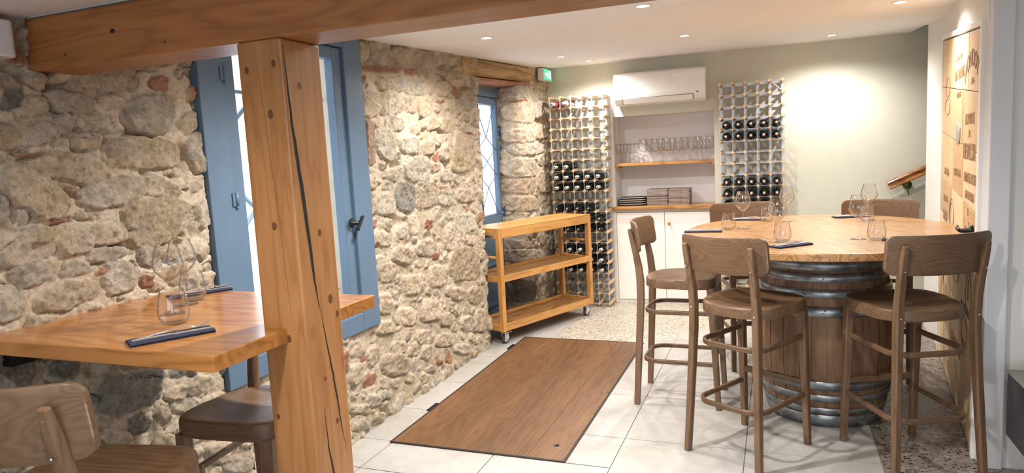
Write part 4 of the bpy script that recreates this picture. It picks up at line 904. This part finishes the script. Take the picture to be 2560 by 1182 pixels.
for x in (.06, TL-.06):
    for y in (.05, W_-.05):
        c_ = MB().bb(x-.03, x+.03, y-.03, y+.03, .104, .110).lathe([(.02,.104),(.02,.09),(0,.09)], 14, Matrix.Translation((x,y,0)))
        c_.hexa([(x-.012,y-.020,.04),(x+.028,y-.020,.04),(x+.028,y-.0165,.04),(x-.012,y-.0165,.04)],[(x-.022,y-.020,.095),(x+.022,y-.020,.095),(x+.022,y-.0165,.095),(x-.022,y-.0165,.095)])
        c_.hexa([(x-.012,y+.0165,.04),(x+.028,y+.0165,.04),(x+.028,y+.020,.04),(x-.012,y+.020,.04)],[(x-.022,y+.0165,.095),(x+.022,y+.0165,.095),(x+.022,y+.020,.095),(x-.022,y+.020,.095)])
        c_.bb(x+.02,x+.065,y-.02,y+.02,.085,.090)
        co = c_.build('castor', M['castwhite'], tr)
        Mx = Matrix.Translation((x+.008, y, .037)) @ Matrix.Rotation(PI/2, 4, 'X')
        MB().lathe([(.026,-.013),(.036,-.011),(.037,0),(.036,.011),(.026,.013)], 24, Mx).build('tyre', M['rubber'], co)
        MB().lathe([(0,-.011),(.008,-.014),(.026,-.012),(.026,.012),(.008,.014),(0,.011)], 24, Mx).build('wheel_hub', M['castwhite'], co)
# ------------------------------------------------------------------ floor hatch
ht = empty('floor_hatch', (-1.467, 4.12, 0), 0, 'brown oak plank hatch with a thin dark frame set in the tiled floor', 'hatch')
hx, hy = .482, 1.065
MB().bb(-hx-.012,-hx,-hy-.012,hy+.012,-.02,.007).bb(hx,hx+.010,-hy-.012,hy+.012,-.02,.007).bb(-hx,hx,-hy-.012,-hy,-.02,.007).bb(-hx,hx,hy,hy+.012,-.02,.007).build('hatch_frame', plain('dark_bronze_frame', (.035,.028,.024), .45, .3), ht, .001)
pw = 2*hx/5; hb = MB()
for k in range(5):
    x0 = -hx+pw*k; js = [[-hy,-.25,hy],[-hy,.62,hy],[-hy,-.62,hy],[-hy,.30,hy],[-hy,-.1,hy]][k]
    for a, b_ in zip(js, js[1:]):
        q = MB().bb(x0+.0006, x0+pw-.0006, a+.0006, b_-.0006, -.015, .0068).build('plank', M['hatch'], ht, .0012)
        for e_ in range(0):
            pass
MB().lathe([(0,.0071),(.012,.0071),(.013,.0076),(.015,.0076),(.015,.0066)], 16, Matrix.Translation((hx-.085,-hy+.16,0))).build('finger_hole', M['black'], ht)
for y in (.78, -.55): MB().bb(-hx-.035,-hx-.010,y-.06,y+.06,0,.008).build('hinge', M['black'], ht, .002)
# ------------------------------------------------------------------ wine racks and bottles
KZ = [.032+.0998*k for k in range(21)]; PXK = .1035; RD = .222
bar_me = MB().sweep([(0,0,0),(0,RD,0)], [(0,-.0185),(.0185,0),(0,.0185),(-.0185,0)], upv=Vector((0,0,1)))
bar_me = bar_me.mesh('wooden_bar'); bar_me.materials.append(M['rackwood'])
def make_rack(x0, y0, label, hide):
    t = empty('wine_rack', (x0, y0, 0), 0, label, 'wine rack', 'wooden and metal wine racks')
    allb = [(i, k) for k in range(20, -1, -1) for i in range(6)]
    lead = [b_ for b_ in allb if b_ not in hide][:100]
    rest = [b_ for b_ in allb if b_ not in lead]
    for i, k in lead:
        o_ = bpy.data.objects.new('wooden_bar', bar_me); COL.objects.link(o_); o_.parent = t; o_.location = (i*PXK, 0, KZ[k])
    rb = MB()
    for i, k in rest: rb.sweep([(i*PXK,0,KZ[k]),(i*PXK,RD,KZ[k])], [(0,-.0185),(.0185,0),(0,.0185),(-.0185,0)])
    o_ = rb.build('wooden_bar', M['rackwood'], t); o_['kind'] = 'stuff'
    fr_ = MB(); fb2 = MB()
    for k in range(21):   # front strips edge-on, rear strips broad
        for i in range(5):
            fr_.bb(i*PXK+.012, (i+1)*PXK-.012, -.001, .018, KZ[k]-.0012, KZ[k]+.0012)
            fb2.bb(i*PXK+.010, (i+1)*PXK-.010, RD-.012, RD-.009, KZ[k]-.011, KZ[k]+.011)
    for i in range(6):
        for k in range(20):
            fr_.bb(i*PXK-.0012, i*PXK+.0012, -.001, .018, KZ[k]+.012, KZ[k+1]-.012)
            fb2.bb(i*PXK-.013, i*PXK+.013, RD-.009, RD-.006, KZ[k]+.010, KZ[k+1]-.010)
    fr_.build('front_strips', M['galv'], t); fb2.build('rear_strips', M['galv'], t)
    return t
rl = make_rack(-2.034, 6.385, 'tall rack crowded with white-capped bottles in the corner beside the rubble wall', [(i,k) for k in range(0,9) for i in range(0,3)])
rr = make_rack(-.464, 6.385, 'tall wall rack holding neat rows of pink-capped bottles behind the round table', [(i,k) for k in range(0,9) for i in range(6)])
bsr = MB().tube([(4*PXK+.005, -.004, KZ[20]-.005),(5*PXK-.005, -.004, KZ[19]+.005)], .005, 4); bsr.build('brace', M['galv'], rr)
bp = [(0,.004),(.028,.0),(.0365,.004),(.0375,.012),(.0375,.178),(.0355,.195),(.027,.215),(.0175,.232),(.0145,.245),(.0138,.285),(.0155,.286),(.0155,.296),(.013,.298),(0,.298)]
cp = [(.0160,.228+.012),(.0150,.250),(.0146,.284),(.0163,.286),(.0163,.297),(.0135,.3),(0,.3)]
RX = Matrix.Rotation(PI/2, 4, 'X')      # bottle axis -> -Y (neck toward the room)
def bottle_proto(gm, cm, mark=None):
    me = MB().lathe(bp, 20, RX).mesh('wine_bottle'); me.materials.append(gm)
    o_ = bpy.data.objects.new('wine_bottle', me); COL.objects.link(o_)
    c_ = MB().lathe(cp, 14, RX).build('capsule', cm, o_)
    if mark: MB().lathe([(0,.3006),(.0095,.3006),(.0105,.2995)] if mark is M['pinktip'] else [(0,.3004),(.007,.3004),(.007,.2998)], 12, RX).build('capsule_disc', mark, c_)
    return o_
protos = {}
def bottle(kind, loc, label, group):
    if kind not in protos:
        g_, c_, m_ = {'w': (M['bottle'], M['capwhite'], M['capdark']), 'p': (M['bottle'], M['cappink'], M['pinktip']), 'd': (M['bottle'], M['capdark'], M['captip']), 'r': (M['rose'], M['capwhite'], M['capdark']), 'c': (M['clearbot'], M['clearbot'], None)}[kind]
        o_ = bottle_proto(g_, c_, m_); protos[kind] = o_; o_.location = loc; tag(o_, label, 'bottle', group); return
    dup(protos[kind], loc, 0, label, group)
rw = {7: ('w',[0,1],'two-bottle row'), 8: ('w',range(5),'upper full row'), 9: ('w',range(5),'second full row'), 11: ('d',range(4),'row just above the trolley top'), 12: ('d',range(5),'row level with the trolley top'),
      13: ('d',range(5),'row just under the trolley top'), 15: ('w',range(5),'row above the middle trolley shelf'), 16: ('w',range(5),'row behind the middle trolley shelf'), 17: ('w',range(5),'lowest filled row')}
capn = {'w': 'white-capped', 'd': 'black-capped', 'p': 'pink-capped'}
brg = random.Random(9)
for r_, (kd_, cs_, nm) in rw.items():
    for c_ in cs_:
        k = 20-r_
        bottle(kd_, (-2.034+(c_+.5)*PXK, 6.385+RD-.006-brg.uniform(0,.02), KZ[k]+.0385+.0015), '%s bottle, %s from left in the corner rack, %s' % (capn[kd_], ORD[c_], nm), 'dark bottles in the corner rack')
bottle('r', (-2.034+.5*PXK, 6.60, KZ[19]+.040), 'rose wine bottle with white cap in the top left cell of the corner rack', 'pale bottles in the corner rack')
bottle('c', (-2.034+1.5*PXK, 6.61, KZ[19]+.040), 'pale clear bottle in the top row of the corner rack', 'pale bottles in the corner rack')
rnames = {3: 'highest full row', 4: 'second full row', 8: 'third full row', 9: 'fourth full row', 10: 'lowest row'}
for r_, nm in rnames.items():
    for c_ in range(5):
        k = 19-r_
        bottle('p', (-.464+(c_+.5)*PXK, 6.385+RD-.006-brg.uniform(0,.02), KZ[k]+.040), 'pink-tipped dark bottle, %s from left in the %s of the wall rack' % (ORD[c_], nm), 'dark bottles in the wall rack')
# ------------------------------------------------------------------ niche, cabinet, air conditioner
cb_ = empty('low_cabinet', (-1.005, 6.63, 0), 0, 'built-in low cabinet with two cream white doors under the oak counter', 'cabinet')
MB().bb(-.47,.47,.002,.30,.0,.925).build('carcass', M['palewall'], cb_)
MB().bb(-.478,-.468,-.012,.004,.0,.922).bb(.468,.478,-.012,.004,.0,.922).bb(-.468,.468,-.012,.004,.896,.922).bb(-.468,.468,-.010,.004,.0,.030).build('face_frame', M['palewall'], cb_, .001)
for s_ in (-1, 1):
    dr = MB().bb(min(0.002*s_,s_*.464), max(.002*s_,s_*.464), -.018, .002, .035, .892).build('door', M['cab'], cb_, .002)
    MB().lathe([(0,0),(.006,0),(.006,.010),(.013,.016),(.015,.024),(.010,.031),(0,.033)], 16, Matrix.Translation((.045 if s_ > 0 else -.40,-.018,.785 if s_ > 0 else .40)) @ RX).build('knob', M['oak_z'], dr) if s_ > 0 else None
ct = MB().prism([(-.468,.298),(-.468,-.0),(-.515,-.0),(-.535,-.02),(-.535,-.045),(-.515,-.065),(.490,-.065),(.510,-.045),(.510,-.02),(.49,0),(.468,0),(.468,.298)], .9255, .955)
co_ = ct.build('oak_counter', wood('counter_oak', (.26,.11,.028), (.46,.215,.065), (.52,.26,.085), 'X', 3, .3, 10, 0, .08), None, .004, loc=(-1.005, 6.63, 0)); tag(co_, 'oak counter board across the niche, above the white cabinet doors', 'counter')
ns_ = empty('niche_shelf', (-1.005, 6.66, 1.345), 0, 'oak shelf in the wall niche, crowded with glassware', 'shelf')
MB().bb(-.469,.469,0,.27,0,.026).build('board', bpy.data.materials['counter_oak'], ns_, .002)
for s_ in (-1,1): MB().hexa([(s_*.468-.02*(s_>0),.0,-.02),(s_*.468+.02*(s_<0),.0,-.02),(s_*.468+.02*(s_<0),.25,-.02),(s_*.468-.02*(s_>0),.25,-.02)],[(s_*.468-.02*(s_>0),.0,0),(s_*.468+.02*(s_<0),.0,0),(s_*.468+.02*(s_<0),.25,0),(s_*.468-.02*(s_>0),.25,0)]).build('bracket', bpy.data.materials['counter_oak'], ns_, .001)
SZ = 1.3715
# flutes then balloon glasses, two rows deep
fl_me = MB().lathe([(0,0),(.028,0),(.028,.0015),(.006,.006),(.0035,.02),(.0035,.075),(.008,.085),(.019,.115),(.023,.145),(.0235,.165),(.021,.190),(.0202,.190),(.0225,.165),(.022,.145),(.018,.116),(0,.088)], 20).mesh('flute_glass'); fl_me.materials.append(M['glass'])
ba_me = MB().lathe([(0,0),(.036,0),(.037,.0015),(.010,.007),(.004,.02),(.004,.088),(.012,.097),(.034,.112),(.046,.132),(.049,.150),(.046,.175),(.040,.205),(.0375,.222),(.0365,.222),(.039,.205),(.045,.175),(.0478,.150),(.0448,.133),(.033,.1135),(.008,.100),(0,.099)], 28).mesh('balloon_glass'); ba_me.materials.append(M['glass'])
for i in range(6): put(fl_me, 'flute_glass', (-1.448+.0335*i, 6.70+.018*(i%2), SZ), '%s flute glass from the left, front row on the niche shelf' % ORD[i], 'glass', 'glassware on the niche shelf')
for i in range(5): put(fl_me, 'flute_glass', (-1.425+.036*i, 6.80+.018*(i%2), SZ), '%s flute glass from the left, back row on the niche shelf' % ORD[i], 'glass', 'glassware on the niche shelf')
bx = [-1.195,-1.085,-.975,-.862,-.745,-.645,-.590]
for i, x in enumerate([-1.205,-1.098,-.985,-.868,-.742,-.630]): put(ba_me, 'balloon_glass', (x, 6.715, SZ), '%s balloon glass from the left, front row on the niche shelf' % ORD[i], 'glass', 'glassware on the niche shelf')
for i, x in enumerate([-1.165,-1.058,-.948,-.835,-.705,-.595]): put(ba_me, 'balloon_glass', (x, 6.83, SZ), '%s balloon glass from the left, back row on the niche shelf' % ORD[i], 'glass', 'glassware on the niche shelf')
CZ = .9555
# trays
tp = empty('serving_tray', (-1.325, 6.755, CZ))
out_ = rrect(.262,.20,.045,4); inn_ = rrect(.232,.17,.035,4); n = len(out_)
tq = MB(); vs = [(x,y,.012) for x,y in out_]+[(x,y,.022) for x,y in out_]+[(x,y,.012+.001) for x,y in inn_]
bs_ = [(x*.9,y*.9,0) for x,y in out_]; vs = [(x,y,z) for x,y,z in bs_]+[(x,y,.016) for x,y in out_]+[(x,y,.0195) for x,y in out_]+[(x*.985,y*.985,.0195) for x,y in out_]+[(x,y,.006) for x,y in inn_]
fs = [tuple(range(n-1,-1,-1))]+[(r*n+i, r*n+(i+1)%n, (r+1)*n+(i+1)%n, (r+1)*n+i) for r in range(4) for i in range(n)]+[tuple(4*n+i for i in range(n))]
tq.add(vs, fs); tq.build('tray_body', M['tray'], tp)
MB().sweep([(x*1.002,y*1.002,.0178) for x,y in out_], rect(.0015,.0045), True).build('pale_rim', M['trayedge'], tp)
MB().lathe([(0,.0063),(1,.0063),(1,.006)], 24, Matrix.Diagonal((.055,.028,1,1))).build('oval_emblem', M['traymark'], tp)
tag(tp, 'black serving tray with a bronze oval, topmost in the niche stack', 'tray', 'stack of black trays')
for k, nm in enumerate(('second from the top', 'third from the top', 'bottom one')):
    dup(tp, (-1.325+brg.uniform(-.004,.004), 6.755+brg.uniform(-.004,.004), CZ+.0202*(2-k)), 0, 'black serving tray with a pale rim, %s in the niche stack' % nm)
tp.location.z = CZ+.0202*3
# menu boards: two stacks
mn = MB().bb(-.097,.097,-.105,.105,.0008,.0102)
mo = mn.mesh('menu_board'); mo.materials.append(M['menuedge'])
mc = MB().bb(-.098,.098,-.106,.106,.0102,.0112).bb(-.098,.098,-.106,.106,.0,.0008).bb(-.098,-.0965,-.106,.106,.0008,.0102).mesh('cover'); mc.materials.append(M['menu'])
for sx, side in ((-1.075,'left'),(-.873,'right')):
    for k in range(13):
        o_ = put(mo, 'menu_board', (sx+brg.uniform(-.003,.003), 6.76+brg.uniform(-.006,.006), CZ+.0118*k), 'thick brown menu board, %s from the bottom in the %s niche stack' % (ORD[k], side), 'menu', 'stacked brown menu boards')
        c_ = bpy.data.objects.new('cover', mc); COL.objects.link(c_); c_.parent = o_
# air conditioner
ac = empty('air_conditioner', (-1.0, 6.63, 1.912), 0, 'white wall-mounted air conditioner above the glassware niche', 'air conditioner')
pf = [(0,.03),(0,.29),(-.03,.295),(-.185,.290),(-.205,.278),(-.212,.25),(-.208,.09),(-.198,.055),(-.165,.018),(-.10,.0),(-.03,.0)]
def extr(pf_, x0, x1): return MB().prism([(p[0], p[1]) for p in pf_], x0, x1, Matrix(((0,0,1,0),(1,0,0,0),(0,1,0,0),(0,0,0,1))))
extr(pf, -.415, .415).build('casing', M['plastic'], ac, .008, 3)
nb_ = MB()
def pt_on(t): # along the lower curved lip
    return None
MB().hexa([(-.33,-.2035,.052),(.30,-.2035,.052),(.30,-.1705,.0165),(-.33,-.1705,.0165)],[(-.33,-.207,.056),(.30,-.207,.056),(.30,-.173,.0115),(-.33,-.173,.0115)]).build('air_flap', M['plastic'], ac, .001)
lb_ = MB().tube([(-.335,-.2055,.060),(.305,-.2055,.060)], .0016, 4).tube([(-.335,-.2035,.06),(-.335,-.168,.012)], .0022, 4).tube([(.305,-.2035,.06),(.305,-.168,.012)], .0022, 4).tube([(-.335,-.168,.0125),(.305,-.168,.0125)], .0013, 4)
lb_.build('flap_gap', M['lineblk'], ac)
MB().bb(.335,.352,-.2085,-.205,.070,.080).build('sensor', M['black'], ac, .001)
MB().bb(-.375,-.335,-.2095,-.2065,.083,.0855).build('maker_mark', M['steel'], ac)
MB().bb(-.36,.36,-.17,-.03,.2905,.2975).build('top_grille', M['white'], ac, .002)
# exit sign on the stone pier
ex = empty('exit_sign', (-2.06, 6.44, 2.205), 0, 'small lit green exit sign box high on the stone pier', 'exit sign')
MB().bb(-.06,.0,-.115,.125,0,.112).build('housing', M['white'], ex, .004)
fa = MB().bb(.0,.004,-.105,.118,.008,.104).build('sign_face', M['exitg'], ex)
pic = MB(); X_ = .0042
def flat(pts, w_=.001): pic.add([(X_, y, z) for y, z in pts]+[(X_+w_, y, z) for y, z in pts], [tuple(range(len(pts)-1,-1,-1)), tuple(range(len(pts),2*len(pts)))]+[(i,(i+1)%len(pts),len(pts)+(i+1)%len(pts),len(pts)+i) for i in range(len(pts))])
flat([(.045,.02),(.095,.02),(.095,.092),(.045,.092)])                       # doorway
flat([(-.085,.048),(-.055,.048),(-.055,.036),(-.035,.056),(-.055,.076),(-.055,.064),(-.085,.064)])   # arrow
for pts_ in ([(0,.078),(.007,.085),(0,.092),(-.007,.085)], [(-.008,.075),(.008,.075),(.012,.048),(-.004,.048)], [(.008,.074),(.026,.062),(.024,.056),(.006,.066)], [(-.008,.074),(-.024,.060),(-.021,.056),(-.006,.066)],
             [(-.002,.05),(.012,.05),(.022,.034),(.016,.018),(.010,.020),(.013,.034)], [(-.004,.05),(.006,.05),(-.010,.032),(-.026,.024),(-.028,.030),(-.014,.037)]): flat(pts_)
pic.build('running_figure', M['exitw'], fa)
# handrail with its bracket
hr = empty('handrail', (.878, 6.545, 1.085), 0, 'glossy copper-brown handrail rising beside the stairs on the sage wall', 'handrail')
dz_ = .456; L_ = 1.3
sec = [(-.030,-.030),(-.026,-.036),(.026,-.036),(.030,-.028),(.020,-.006),(.022,.006),(.032,.018),(.028,.032),(.0,.038),(-.028,.032),(-.032,.018),(-.022,.006),(-.020,-.006)]
MB().sweep([(.0,0,0),(L_,0,L_*dz_)], sec).build('rail', M['rail'], hr, .002)
MB().lathe([(0,0),(.034,0),(.037,.006),(.034,.012),(.018,.016),(0,.017)], 20, Matrix.Translation((.150,.068,.0)) @ RX).tube([(.150,.05,.0),(.150,.02,.005),(.150,.0,.035)], .007, 8).tube([(.155,.06,-.03),(.165,.075,-.085)], .005, 6).build('bracket', M['brass'], hr)
# dark box against the right-hand wall
fb_ = empty('fireplace_box', (1.30, 2.99, .0), 0, 'dark anthracite box standing against the white wall at the right edge', 'box')
MB().bb(-.405,.40,-.50,.330,.225,.500).build('body', M['anth'], fb_, .002)
MB().bb(-.412,.41,-.51,.333,.500,.506).build('top_plate', M['anthtop'], fb_, .001)
MB().bb(-.30,.34,-.42,.30,0,.225).build('plinth', M['coolwhite'], fb_)
